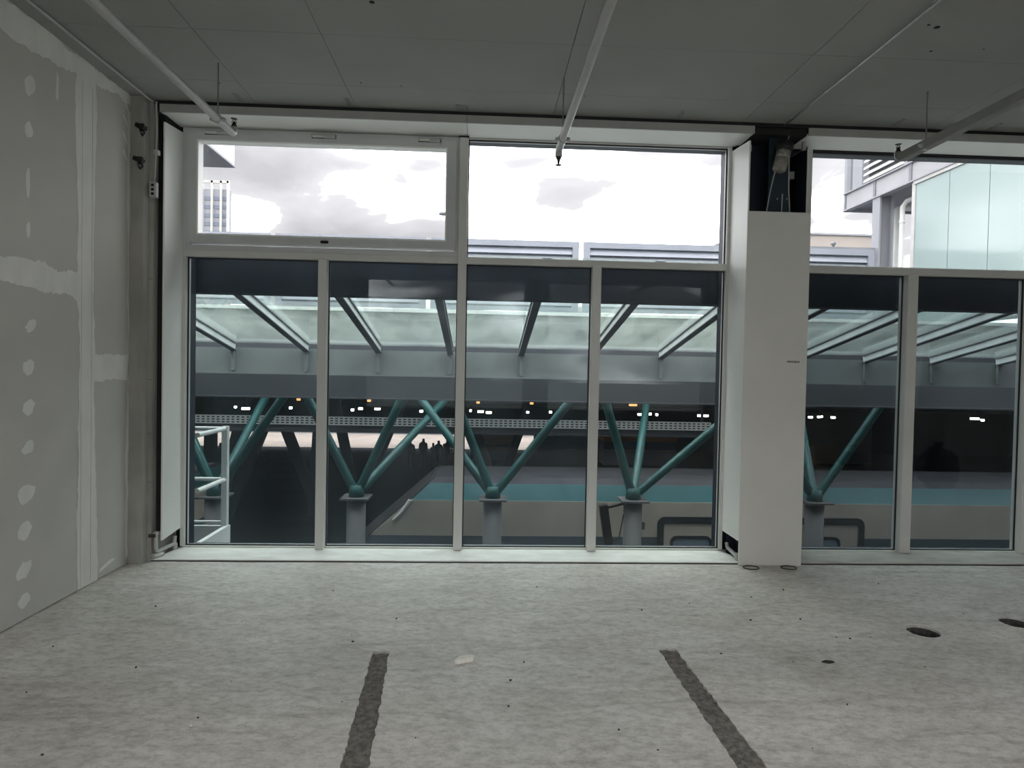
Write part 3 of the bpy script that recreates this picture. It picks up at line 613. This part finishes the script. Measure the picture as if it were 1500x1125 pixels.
tb = root('tool_bag', (6.45, .15, 0), 'low black tool bag mirrored beside the cardboard box', 'bag')
lump(6.45, .15, .28, .16, .26, 8, 'bag_body', BAGM, tb)
MB().tube([(6.28, .15, .2), (6.33, .15, .33), (6.45, .15, .36), (6.57, .15, .33), (6.62, .15, .2)], .012, 8).build('handle', BAGM, tb)

# ================================================================== OUTSIDE: CANOPY
ZN, ZFA, YN, YFA = 2.46, 1.76, 5.86, 9.50          # rafter underside line
def zr(y): return ZN + (ZFA - ZN) * (y - YN) / (YFA - YN)
can = root('glass_canopy', (2.0, 7.6, 2.1), 'dirty glass lean-to canopy outside, sloping down to the station beam', 'canopy')
boxo('wall_gutter', NAVY, can, -8.0, 8.6, 5.73, 5.90, 2.17, 2.50)
RX = [-3.57 + 1.035 * k for k in range(-4, 12)]
for x in RX:
    a = Vector((x, YN, ZN)); b = Vector((x, YFA, ZFA))
    q = MB().beam(a, b, .085, .012).build('rafter', STEELD, can)
    MB().beam(a + Vector((0, 0, .055)), b + Vector((0, 0, .055)), .055, .10).build('rafter_web', RAFT, q)
    MB().beam(a + Vector((0, 0, .10)), b + Vector((0, 0, .10)), .09, .014).build('rafter_cap', STEELD, q)
    boxo('rafter_hanger', FASC, q, x - .025, x + .025, YFA - .05, YFA - .005, 1.47, ZFA)
for i in range(len(RX) - 1):
    a = RX[i] + .02; b = RX[i + 1] - .02; z0 = zr(YN) + .105; z1 = zr(YFA) + .105
    MB().add([(a, YN, z0), (b, YN, z0), (b, YFA, z1), (a, YFA, z1), (a, YN, z0 + .01), (b, YN, z0 + .01), (b, YFA, z1 + .01), (a, YFA, z1 + .01)],
             [(3, 2, 1, 0), (4, 5, 6, 7), (0, 1, 5, 4), (1, 2, 6, 5), (2, 3, 7, 6), (3, 0, 4, 7)]).build('canopy_pane', G_CAN, can)

# station edge beam, plinth and louvre screen
eb = root('station_edge_beam', (0, 9.8, 1.4), 'long grey edge beam of the station roof beyond the canopy', 'beam')
boxo('fascia', FASC, eb, -40, 40, 9.50, 9.62, 1.45, 1.80); boxo('bottom_flange', FASC, eb, -40, 40, 9.46, 9.66, 1.425, 1.45)
boxo('concrete_plinth', CONW, eb, -40, 8.6, 10.0, 10.19, 1.60, 2.45); boxo('plinth_ledge', CONW, eb, -40, 8.6, 9.62, 10.0, 1.60, 1.80)
boxo('coping', GANT, eb, -40, 8.6, 9.97, 10.0, 2.40, 2.45)
ls = root('louvre_screen', (0, 10.1, 2.45), 'silver louvred screen along the station roof edge', 'screen')
x = -3.19 - 2.345 * 2
while x < 6.0:
    a, b = x + .035, x + 2.345 - .035
    p = MB().ring([(a, 2.47), (b, 2.47), (b, 3.55), (a, 3.55)], [(a + .10, 2.53), (b - .10, 2.53), (b - .10, 3.46), (a + .10, 3.46)], 'y', 10.0, 10.06).build('panel_frame', LOUV, ls)
    for k in range(7):
        z = 2.56 + k * .132
        MB().add([(a + .08, 10.012, z), (b - .08, 10.012, z), (b - .08, 10.055, z + .105), (a + .08, 10.055, z + .105), (a + .08, 10.024, z - .004), (b - .08, 10.024, z - .004), (b - .08, 10.067, z + .101), (a + .08, 10.067, z + .101)],
                 [(3, 2, 1, 0), (4, 5, 6, 7), (0, 1, 5, 4), (1, 2, 6, 5), (2, 3, 7, 6), (3, 0, 4, 7)]).build('slat', LOUV, p)
    boxo('back_sheet', LOUV, p, a + .05, b - .05, 10.075, 10.085, 2.50, 3.50)
    x += 2.345

# ================================================================== OUTSIDE: STATION HALL
ZH = -4.0
struct('hall_floor', 'platform floor of the station hall, coloured dark to stand for its shade', MB().box(-60, 60, 5.8, 45, ZH - .3, ZH), HALLF)
struct('forecourt', 'pale daylit paving beyond the station hall', MB().box(-300, 300, 45, 400, ZH - .32, ZH - .01), PAVE)
struct('outer_ground', 'grey ground around the building', MB().box(-300, 300, -300, 5.4, ZH - .32, ZH - .02), CONW)
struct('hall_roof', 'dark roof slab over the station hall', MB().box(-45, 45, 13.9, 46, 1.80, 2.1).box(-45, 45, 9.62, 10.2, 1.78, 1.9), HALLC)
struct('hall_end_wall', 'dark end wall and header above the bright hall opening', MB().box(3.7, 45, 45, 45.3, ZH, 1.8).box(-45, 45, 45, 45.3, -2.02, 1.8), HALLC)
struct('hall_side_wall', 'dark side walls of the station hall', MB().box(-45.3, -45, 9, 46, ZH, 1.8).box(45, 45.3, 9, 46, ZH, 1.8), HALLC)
sk = root('added_skylight', (0, 12, 1.82), 'glazed strip added in the unseen station roof to light the train', 'skylight')  # roof opening out of view, added to let sky light onto train and columns
for k in range(18):
    boxo('added_skylight_pane', G_UP, sk, -40 + k * 4.44 + .03, -40 + (k + 1) * 4.44 - .03, 10.2, 13.9, 1.84, 1.85); boxo('glazing_bar', STEELG, sk, -40 + k * 4.44 - .03, -40 + k * 4.44 + .03, 10.2, 13.9, 1.82, 1.87)
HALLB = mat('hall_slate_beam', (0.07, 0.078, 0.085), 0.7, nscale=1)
b1 = root('hall_cross_beam', (0, 11.9, 1.0), 'grey downstand beam just inside the station hall', 'beam')
boxo('beam_web', HALLB, b1, -40, 40, 11.8, 11.95, 1.0, 1.81); boxo('beam_flange', HALLB, b1, -40, 40, 11.7, 12.05, 0.975, 1.0)
b2 = root('hall_cross_beam', (0, 30, 0.0), 'dark deeper beam further inside the station hall', 'beam')
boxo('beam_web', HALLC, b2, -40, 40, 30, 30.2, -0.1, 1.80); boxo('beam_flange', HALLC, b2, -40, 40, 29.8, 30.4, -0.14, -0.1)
gt = root('perforated_gantry', (-.6, 16, 0.0), 'long white perforated walkway beam crossing the station hall', 'gantry')
m_ = MB(); gx0, gx1, gz0, gz1 = -8.2, 5.75, 0.135, 0.315
n = 118
for k in range(n + 1):
    xx = gx0 + (gx1 - gx0) * k / n; m_.box(xx - .022, xx + .022, 16.0, 16.02, gz0, gz1)
for k in range(4):
    zz = gz0 + (gz1 - gz0) * k / 3; m_.box(gx0, gx1, 16.0, 16.021, zz - .014, zz + .014)
m_.build('perforated_panel', GANT, gt)
boxo('girder', HALLC, gt, gx0, gx1, 16.10, 16.30, -0.02, .30); boxo('girder_flange', HALLC, gt, gx0, gx1, 16.02, 16.4, -0.06, -0.02)
for xx in (-8.1, -3.5, 1.1, 5.6): boxo('girder_hanger', HALLC, gt, xx - .03, xx + .03, 16.17, 16.23, .30, 1.8)

def tree_column(x, y, arms, label, extra=False):
    t = root('branched_column', (x, y, ZH), label, 'column', 'teal branched columns in the station')
    MB().lathe([(.18, 0), (.18, 3.05)], (x, y, ZH), (0, 0, 1), 20).build('pillar', HALLG, t)
    boxo('cap_plate', HALLG, t, x - .26, x + .26, y - .26, y + .26, -.95, -.915)
    MB().lathe([(.15, 0), (.13, .22)], (x, y, -.915), (0, 0, 1), 16).build('node', TEAL, t)
    for dx, dy, dz in arms: MB().tube([(x + dx * .06, y + dy * .06, -.78), (x + dx, y + dy, -.78 + dz)], .082, 14).build('arm', TEAL, t)
    if extra:
        MB().beam((x - .60, y - .1, -1.02), (x - .47, y - .1, -1.85), .16, .13, (0, 1, 0)).build('loudspeaker', BLACK, t)
        MB().tube([(x - .52, y - .1, -1.06), (x - .18, y - .05, -.99)], .03, 8).build('speaker_arm', BLACK, t)
        MB().tube([(x - .41, y - .1, -1.72), (x - .28, y - .1, -1.66), (x - .20, y - .1, -1.2)], .012, 8).build('cable', BLACK, t)
        boxo('bracket', HALLG, t, x + .17, x + .23, y - .06, y + .06, -1.5, -1.36)
Yc = 12.45
tree_column(2.98, Yc, [(-.62, 0, 1.9), (1.75, 0, 1.42), (.75, 2.0, 1.7)], 'teal branched column in the clearest pane, with a black loudspeaker panel', True)
tree_column(0.25, Yc, [(-.75, 0, 1.75), (1.5, 0, 1.8), (-1.5, 1.0, 1.7)], 'teal branched column behind the pane just right of the centre mullion')
tree_column(-2.35, Yc, [(-.95, 0, 1.75), (.85, 0, 1.8), (1.6, 2.0, 1.7)], 'teal branched column behind the pane just left of the centre mullion')
tree_column(-5.0, Yc, [(-.9, 0, 1.75), (1.3, 0, 1.8), (.3, 2.0, 1.7), (-1.5, 1.6, 1.7)], 'teal branched column behind the leftmost pane beside the railing')
tree_column(6.6, Yc, [(-1.2, 0, 1.75), (1.3, 0, 1.8), (.6, 2.0, 1.7), (-.6, 2.0, 1.7)], 'dim teal branched column behind the right bay')

# struts deeper in the hall that cut the bright opening into slanted pieces
def far_strut(x0, x1, label, yy_):
    o = MB().beam((x0, yy_, ZH), (x1, yy_, 1.8), .34, .3, (0, 1, 0)).build('raking_strut', HALLC); tag(o, label, 'strut', 'dark raking struts deep in the hall')
ORD = ['leftmost', 'second from the left', 'third from the left', 'fourth from the left', 'middle', 'fourth from the right', 'third from the right', 'second from the right', 'rightmost']
for i, (xc, lean) in enumerate([(-9.8, 0), (-8.85, 1.3), (-8.0, 2.3), (-7.05, -2.3), (-5.95, 0.3), (-5.1, -1.3), (-3.35, 2.3), (-.2, -2.2), (1.45, 2.0)]):
    k_ = (22.4 + .45 * i) / 24.0
    far_strut(xc * k_ - .54 * lean, xc * k_ + .46 * lean, ORD[i] + ' of the nine dark raking struts deep in the hall', 22.4 + .45 * i)

# trains
def train(name, xa, xb, rake, label, doors=()):
    t = root(name, ((xa + xb) / 2, 15.0, ZH), label, 'train')
    YT = 13.55; W = 2.8
    def ext(prof, pname, m):
        mbx = MB(); n = len(prof); vs = []
        for (y, z) in prof: vs.append((xa + (rake * (z + 1.18) if z > -2.6 else rake * (-2.6 + 1.18)), y, z))
        for (y, z) in prof: vs.append((xb, y, z))
        return mbx.add(vs, [tuple(range(n - 1, -1, -1)), tuple(range(n, 2 * n))] + [(i, (i + 1) % n, n + (i + 1) % n, n + i) for i in range(n)]).build(pname, m, t)
    ext([(YT + .22, -.88), (YT + .6, -.80), (YT + W - .6, -.80), (YT + W - .22, -.88)], 'roof', TROOF)
    ext([(YT + .02, -1.20), (YT + .20, -.88), (YT + W - .20, -.88), (YT + W - .02, -1.20)], 'cantrail_band', TRAINT)
    side = ext([(YT, -1.94), (YT, -1.20), (YT + W, -1.20), (YT + W, -1.94)], 'body_side', BEIGE)
    ext([(YT - .01, -2.75), (YT - .01, -1.94), (YT + W, -1.94), (YT + W, -2.75)], 'window_band', TGREY)
    ext([(YT, -3.6), (YT, -2.75), (YT + W, -2.75), (YT + W, -3.6)], 'lower_body', BEIGE)
    if rake:
        q = lambda z: xa + rake * (z + 1.18) - .02
        MB().add([(q(-.9), YT + .25, -.9), (q(-.9), YT + W - .25, -.9), (q(-2.6), YT + W - .05, -2.6), (q(-2.6), YT + .05, -2.6), (q(-.9) + .015, YT + .25, -.9), (q(-.9) + .015, YT + W - .25, -.9), (q(-2.6) + .015, YT + W - .05, -2.6), (q(-2.6) + .015, YT + .05, -2.6)],
                 [(3, 2, 1, 0), (4, 5, 6, 7), (0, 1, 5, 4), (1, 2, 6, 5), (2, 3, 7, 6), (3, 0, 4, 7)]).build('windscreen', mat('dark_windscreen', (0.015, 0.018, 0.022), 0.35), t)
    for (a, b, wa, wb) in doors:
        d = MB().ring(rrect(a, b, -3.7, -1.50, .16), rrect(a + .13, b - .13, -3.6, -1.64, .06), 'y', YT - .045, YT + .01).build('door_frame', RUBBER, t)
        MB().prism(rrect(a + .13, b - .13, -3.6, -1.64, .06), 'y', YT - .025, YT + .01).build('door_leaf', BEIGE, d)
        MB().ring(rrect(wa, wb, -2.9, -1.90, .14), rrect(wa + .06, wb - .06, -2.84, -1.96, .10), 'y', YT - .05, YT - .02).build('window_seal', RUBBER, d)
        MB().prism(rrect(wa + .06, wb - .06, -2.84, -1.96, .10), 'y', YT - .04, YT - .02).build('door_window', mat('train_window', (0.16, 0.22, 0.26), 0.1), d)
    return t, YT
tA, YT = train('train', -1.40, 30, 1.12, 'beige and teal train standing alongside the station with rounded doors', [(3.78, 5.62, 4.05, 4.95), (6.72, 8.28, 7.15, 7.75), (13.5, 15.2, 13.9, 14.6)])
MB().tube([(-1.45, YT - .01, -1.20), (-1.62, YT - .02, -1.45), (-1.80, YT - .02, -1.62)], .045, 8, .02).build('nose_lamp_strip', GANT, tA)
train('train', -30, -6.3, 0.0, 'end of a second beige train behind the white railing at far left')

# bright lamps in the hall
def lampbar(x, z, wdt, y=20.0, m=LAMP):
    r = root('hall_lamp', (x, y, z), 'short bright lamp bar hanging in the dark station hall' if m is LAMP else 'dim amber lamp high in the dark station hall', 'lamp', 'lamp bars in the station hall' if m is LAMP else 'amber lamps in the station hall')
    boxo('tube', m, r, x - wdt / 2, x + wdt / 2, y - .04, y + .04, z - .035, z + .035, bev=.01)
    boxo('housing', HALLC, r, x - wdt / 2 - .03, x + wdt / 2 + .03, y - .05, y + .05, z + .036, z + .07)
    boxo('drop_rod', HALLC, r, x - .01, x + .01, y - .01, y + .01, z + .07, 1.8)
def px(xp, y=20.0): return (xp - 712 + 3) / 950.0 * y * 1.0
for xp, wp in [(281, 10), (348, 3), (370, 11), (428, 4), (521, 4), (529, 6), (554, 8), (621, 5), (628, 4), (641, 7), (693, 3), (708, 9), (720, 8), (778, 5), (813, 4), (902, 3), (947, 6), (962, 5), (971, 3), (1041, 16), (1206, 6), (1222, 3), (1228, 7), (1241, 6), (1470, 4), (1479, 14)]:
    lampbar(px(xp), .235 + (0.012 * math.sin(xp)), max(.06, wp / 950 * 20), 20 + .14 * (int(xp) % 5))
for xp in (437, 541, 585, 704, 785): lampbar(px(xp), .50, .11, 20.6, LAMPO)
for xp, wp in [(893, 7), (911, 5), (922, 3), (945, 9), (996, 3), (940, 12)]: lampbar(px(xp), .92 if xp != 940 else .5, wp / 950 * 20, 19.6 if xp != 940 else 20.6, LAMP if xp != 940 else LAMPO)

# kiosks
def kiosk(x0, x1, y, z0, z1, label, m):
    k = root('station_kiosk', ((x0 + x1) / 2, y + .8, ZH), label, 'kiosk')
    boxo('body', BLUEP, k, x0, x1, y, y + 1.6, ZH, z0); boxo('sign_band', m, k, x0 - .05, x1 + .05, y - .08, y + 1.6, z0, z1); boxo('counter', HALLG, k, x0, x1, y - .2, y + .1, ZH + .9, ZH + .96)
    boxo('roof_lip', HALLC, k, x0 - .1, x1 + .1, y - .15, y + 1.6, z1, z1 + .06)
kiosk(-.62, 2.0, 39.5, -3.3, -2.25, 'kiosk with a wide brown-orange band in the middle of the hall', ORNG)
kiosk(7.3, 11.6, 38, -2.55, -1.95, 'long blue kiosk with an orange top band in the right of the hall', ORNG)

# people silhouetted against the opening
def person(x, y, h, turn, label):
    me = bpy.data.meshes.new('person'); k = h / 1.75
    J = [(0, 0, .95, .15), (0, 0, 1.18, .15), (0, 0, 1.40, .17), (0, 0, 1.50, .07), (0, .02, 1.60, .085), (0, .01, 1.70, .08),
         (.19, 0, 1.40, .075), (.24, -.02, 1.14, .055), (.20, -.14, .93, .045), (-.19, 0, 1.40, .075), (-.24, -.02, 1.14, .055), (-.20, -.12, .92, .045),
         (.09, 0, .88, .10), (.10, .02, .48, .07), (.10, 0, .08, .05), (.10, -.13, .04, .045), (-.09, 0, .88, .10), (-.10, -.03, .48, .07), (-.10, .04, .08, .05), (-.10, -.09, .04, .045)]
    E_ = [(0, 1), (1, 2), (2, 3), (3, 4), (4, 5), (2, 6), (6, 7), (7, 8), (2, 9), (9, 10), (10, 11), (0, 12), (12, 13), (13, 14), (14, 15), (0, 16), (16, 17), (17, 18), (18, 19)]
    me.from_pydata([(a * k, b * k, c * k) for a, b, c, _ in J], E_, [])
    o = bpy.data.objects.new('person', me); COL.objects.link(o)
    o.modifiers.new('skin', 'SKIN'); ss = o.modifiers.new('sub', 'SUBSURF'); ss.levels = 1; ss.render_levels = 1
    for i, q in enumerate(J): me.skin_vertices[0].data[i].radius = (q[3] * k, q[3] * k * .85)
    me.skin_vertices[0].data[0].use_root = True
    d2 = bpy.context.evaluated_depsgraph_get(); m2 = bpy.data.meshes.new_from_object(o.evaluated_get(d2)); bpy.data.objects.remove(o)
    m2.materials.clear(); m2.materials.append(SILH)
    zmin = min(v.co.z for v in m2.vertices)
    for v in m2.vertices: v.co.z -= zmin
    o = bpy.data.objects.new('person', m2); COL.objects.link(o); o.location = (x, y, ZH); o.rotation_euler.z = turn
    return tag(o, label, 'person', 'people standing in the station hall')
for i, (xp, lab) in enumerate([(345, 'person in dark silhouette standing behind the white railing post'), (610, 'leftmost person in dark silhouette standing left of the centre mullion'), (628, 'second person in dark silhouette left of the centre mullion'),
                               (645, 'third person in dark silhouette left of the centre mullion'), (652, 'fourth person in dark silhouette left of the centre mullion'), (664, 'person in dark silhouette closest to the centre mullion')]):
    person((xp - 714) / 950 * 35, 35 + (i % 3) * .5, [1.7, 1.68, 1.74, 1.62, 1.7, 1.72][i], [.3, .2, -.4, 1.2, 2.6, .5][i], lab)

# far building seen through the opening
fb = root('far_building', (-10, 56, ZH), 'long grey building seen through the bright hall opening', 'building')
boxo('wall', FARB, fb, -60, 20, 55, 58, ZH, 4.0)
for k in range(40): boxo('bay_fin', STEELG if k % 5 == 0 else STEELD, fb, -34 + k * 1.1, -33.85 + k * 1.1, 54.8, 55.0, ZH, 0.5)
boxo('plinth', STEELG, fb, -60, 20, 54.6, 55, ZH, ZH + .5)

# landing with white railing
ld = root('stair_landing', (-3.4, 6.1, -.25), 'white steel stair landing with railing outside the lower left pane', 'landing')
xr = -2.50
boxo('edge_fascia', RAILW, ld, xr - .01, xr + .035, 5.84, 6.52, -.27, -.035)
boxo('rear_fascia', RAILW, ld, -4.6, xr - .01, 6.48, 6.52, -.27, -.04)
boxo('post', RAILW, ld, xr - .035, xr + .02, 6.46, 6.515, -.04, .945)
boxo('post', RAILW, ld, -4.6, -4.55, 6.46, 6.515, -.04, .945)
for z in (.92, .42):
    MB().tube([(-4.6, 6.49, z), (xr - .03, 6.49, z)], .020, 10).build('rear_rail', RAILW, ld)
    MB().tube([(xr - .008, 6.47, z), (xr - .008, 5.86, z)], .022, 10).build('side_rail', RAILW, ld)
MB().tube([(-4.6, 6.49, .0), (xr - .03, 6.49, .0)], .013, 8).build('toe_rail', RAILW, ld)
m_ = MB()
for k in range(26): m_.box(-4.6, xr - .01, 5.85 + k * .0245, 5.857 + k * .0245, -.075, -.045)
for k in range(9): m_.box(-4.6 + k * .25, -4.59 + k * .25, 5.85, 6.48, -.078, -.05)
m_.build('grating', GRATE, ld)
for xx in (-4.55, -2.55): boxo('support_leg', STEELD, ld, xx - .04, xx + .04, 6.40, 6.48, ZH, -.27)

# ================================================================== OUTSIDE: WING ON THE RIGHT
wg = root('glass_wing', (8.9, 9.5, 0), 'pale green glass side wing seen through the right upper pane', 'building')
XW = 8.7; yj = [12.83, 11.855, 10.88, 9.905, 8.93, 7.955, 6.98, 6.0]
for i in range(len(yj) - 1): boxo('glass_panel', WINGG, wg, XW, XW + .04, yj[i + 1] + .008, yj[i] - .008, 2.6, 5.46)
boxo('wing_core', STEELD, wg, XW + .05, XW + .5, 6.0, 12.8, 2.6, 5.5)
boxo('top_trim', WINGW, wg, XW - .03, XW + .5, 6.0, 12.86, 5.46, 5.56); boxo('end_trim', WINGW, wg, XW - .02, XW + .5, 12.80, 12.90, 2.6, 5.50)
sp = root('steel_roof_frame', (9.5, 13.5, 5.4), 'grey steel beam frame with louvred plant box above the glass wing', 'plant room')
def ibeam(par, y0, y1, xx, z0, z1):
    boxo('beam_web', PALEP, par, xx + .02, xx + .05, y0, y1, z0, z1); boxo('upper_flange', STEELG, par, xx - .03, xx + .12, y0, y1, z1, z1 + .03); boxo('lower_flange', STEELG, par, xx - .03, xx + .12, y0, y1, z0 - .03, z0)
ibeam(sp, 6.0, 15.42, XW - .02, 5.56, 5.93)
boxo('end_beam', STEELG, sp, XW, 12.0, 15.36, 15.44, 5.53, 5.95); boxo('deck_soffit', STEELD, sp, XW + .1, 12.0, 12.9, 15.36, 5.60, 5.66)
for y in (14.2, 12.98, 15.38, 11.2): boxo('stiffener', STEELD, sp, XW - .02, XW + .03, y - .04, y + .04, 5.56, 5.93)
for k in range(9):
    z = 6.02 + k * .15
    MB().prism([(XW + .02, z), (XW + .16, z + .12), (XW + .17, z + .16), (XW + .03, z + .05)], 'y', 6.5, 14.72).build('louvre_slat', GANT, sp)
boxo('louvre_back', STEELD, sp, XW + .18, XW + .22, 6.5, 14.75, 5.96, 7.5); boxo('corner_panel', STEELG, sp, XW + .0, XW + .06, 14.75, 15.10, 5.96, 7.5)
boxo('corner_post', STEELG, sp, XW - .01, XW + .09, 15.34, 15.44, 5.96, 7.5); boxo('side_panel', STEELD, sp, XW + .05, 12, 15.36, 15.42, 5.96, 7.5); boxo('corner_post', STEELG, sp, XW - .01, XW + .05, 14.70, 14.76, 5.96, 7.5); boxo('corner_post', STEELG, sp, XW - .01, XW + .06, 13.1, 13.2, 5.96, 7.5)
boxo('steel_post', STEELD, sp, XW + .0, XW + .28, 14.02, 14.10, 2.1, 5.56); boxo('post_flange', STEELG, sp, XW - .02, XW + .02, 13.97, 14.24, 2.1, 5.56); boxo('post_flange', STEELG, sp, XW + .26, XW + .30, 13.95, 14.17, 2.1, 5.56)
dp = root('drain_pipe', (9.1, 13.5, 2.1), 'slim white drain pipe bending up beside the steel post', 'pipe'); MB().tube([(9.05, 13.75, 2.1), (9.05, 13.75, 5.25), (9.10, 13.7, 5.36), (9.45, 13.4, 5.52)], .05, 10).build('pipe_run', GANT, dp); MB().tube([(9.05, 13.75, 4.9), (9.05, 13.75, 4.96)], .065, 10).build('joint', GANT, dp)
dp2 = root('drain_pipe', (9.55, 14.6, 2.1), 'thick white drain pipe with a square bend left of the glass wing', 'pipe'); MB().tube([(9.48, 14.6, 2.1), (9.48, 14.6, 5.35), (9.50, 14.6, 5.42), (9.56, 14.6, 5.45), (10.8, 14.6, 5.5)], .075, 12).build('pipe_run', GANT, dp2); MB().tube([(9.48, 14.6, 3.9), (9.48, 14.6, 3.97)], .09, 12).build('joint', GANT, dp2)
ru = root('rooftop_duct', (7.2, 14.2, 2.1), 'grey ribbed ductwork on the station roof beside the column', 'duct')
boxo('duct_body', LOUV, ru, 5.2, 8.6, 14.2, 15.0, 2.1, 4.36)
for k in range(5): boxo('duct_rib', STEELG if k % 2 else WINGW, ru, 5.2, 8.5, 14.14, 14.2, 3.42 + k * .19, 3.50 + k * .19)
boxo('duct_cap', STEELG, ru, 5.1, 8.68, 14.1, 15.05, 4.36, 4.42); MB().lathe([(.03, 0), (.03, .12), (.06, .13), (.05, .18)], (7.95, 14.5, 4.42), (0, 0, 1), 10).build('vent_cowl', STEELD, ru)
bw = root('beige_block', (24, 42, ZH), 'far beige block behind the steel post', 'building'); boxo('wall', BEIGEW, bw, 16.6, 24.8, 40, 46, ZH, 10.4); boxo('parapet', STEELG, bw, 16.5, 24.9, 39.9, 46, 10.4, 10.52)

# far things on the left
ov = root('white_overhang', (-9, 14, 7.4), 'pale overhanging roof corner at the top left of the sash', 'building'); boxo('soffit_box', mat('overhang_white', (0.85, 0.85, 0.86), 0.6), ov, -16, -7.55, 9.0, 20.0, 7.52, 10.5); boxo('edge_trim', STEELG, ov, -16, -7.52, 8.97, 20.03, 7.47, 7.53)
tw = root('tower_block', (-66, 155, ZH), 'distant pale tower block with white vertical fins', 'building')
boxo('tower_body', TOWERM, tw, -75, -57.9, 150, 152, ZH, 41.0)
for xx in (-63.4, -61.3, -59.3, -57.8): boxo('fin', WINGW, tw, xx - .22, xx + .22, 149.4, 150, ZH, 42.9)
for j in range(9):
    for xx in (-62.35, -60.3, -58.55): boxo('window', TOWERW, tw, xx - .7, xx + .7, 149.85, 150.05, 39.3 - j * 1.9 - .8, 39.3 - j * 1.9)
boxo('roof_frame', WINGW, tw, -75, -57.6, 149.4, 150, 42.3, 42.8)
sl = root('street_lamp', (-1.5, 30, ZH), 'distant lamp head showing just left of the upper mullion', 'lamp')
MB().tube([(-1.45, 30, 2.1), (-1.45, 30, 8.5), (-1.55, 30, 8.62), (-1.75, 30, 8.65)], .04, 8).build('pole', STEELG, sl); MB().lathe([(.1, .1), (.22, .03), (.2, -.04)], (-1.9, 30, 8.64), (0, 0, 1), 14).build('lamp_head', STEELG, sl)
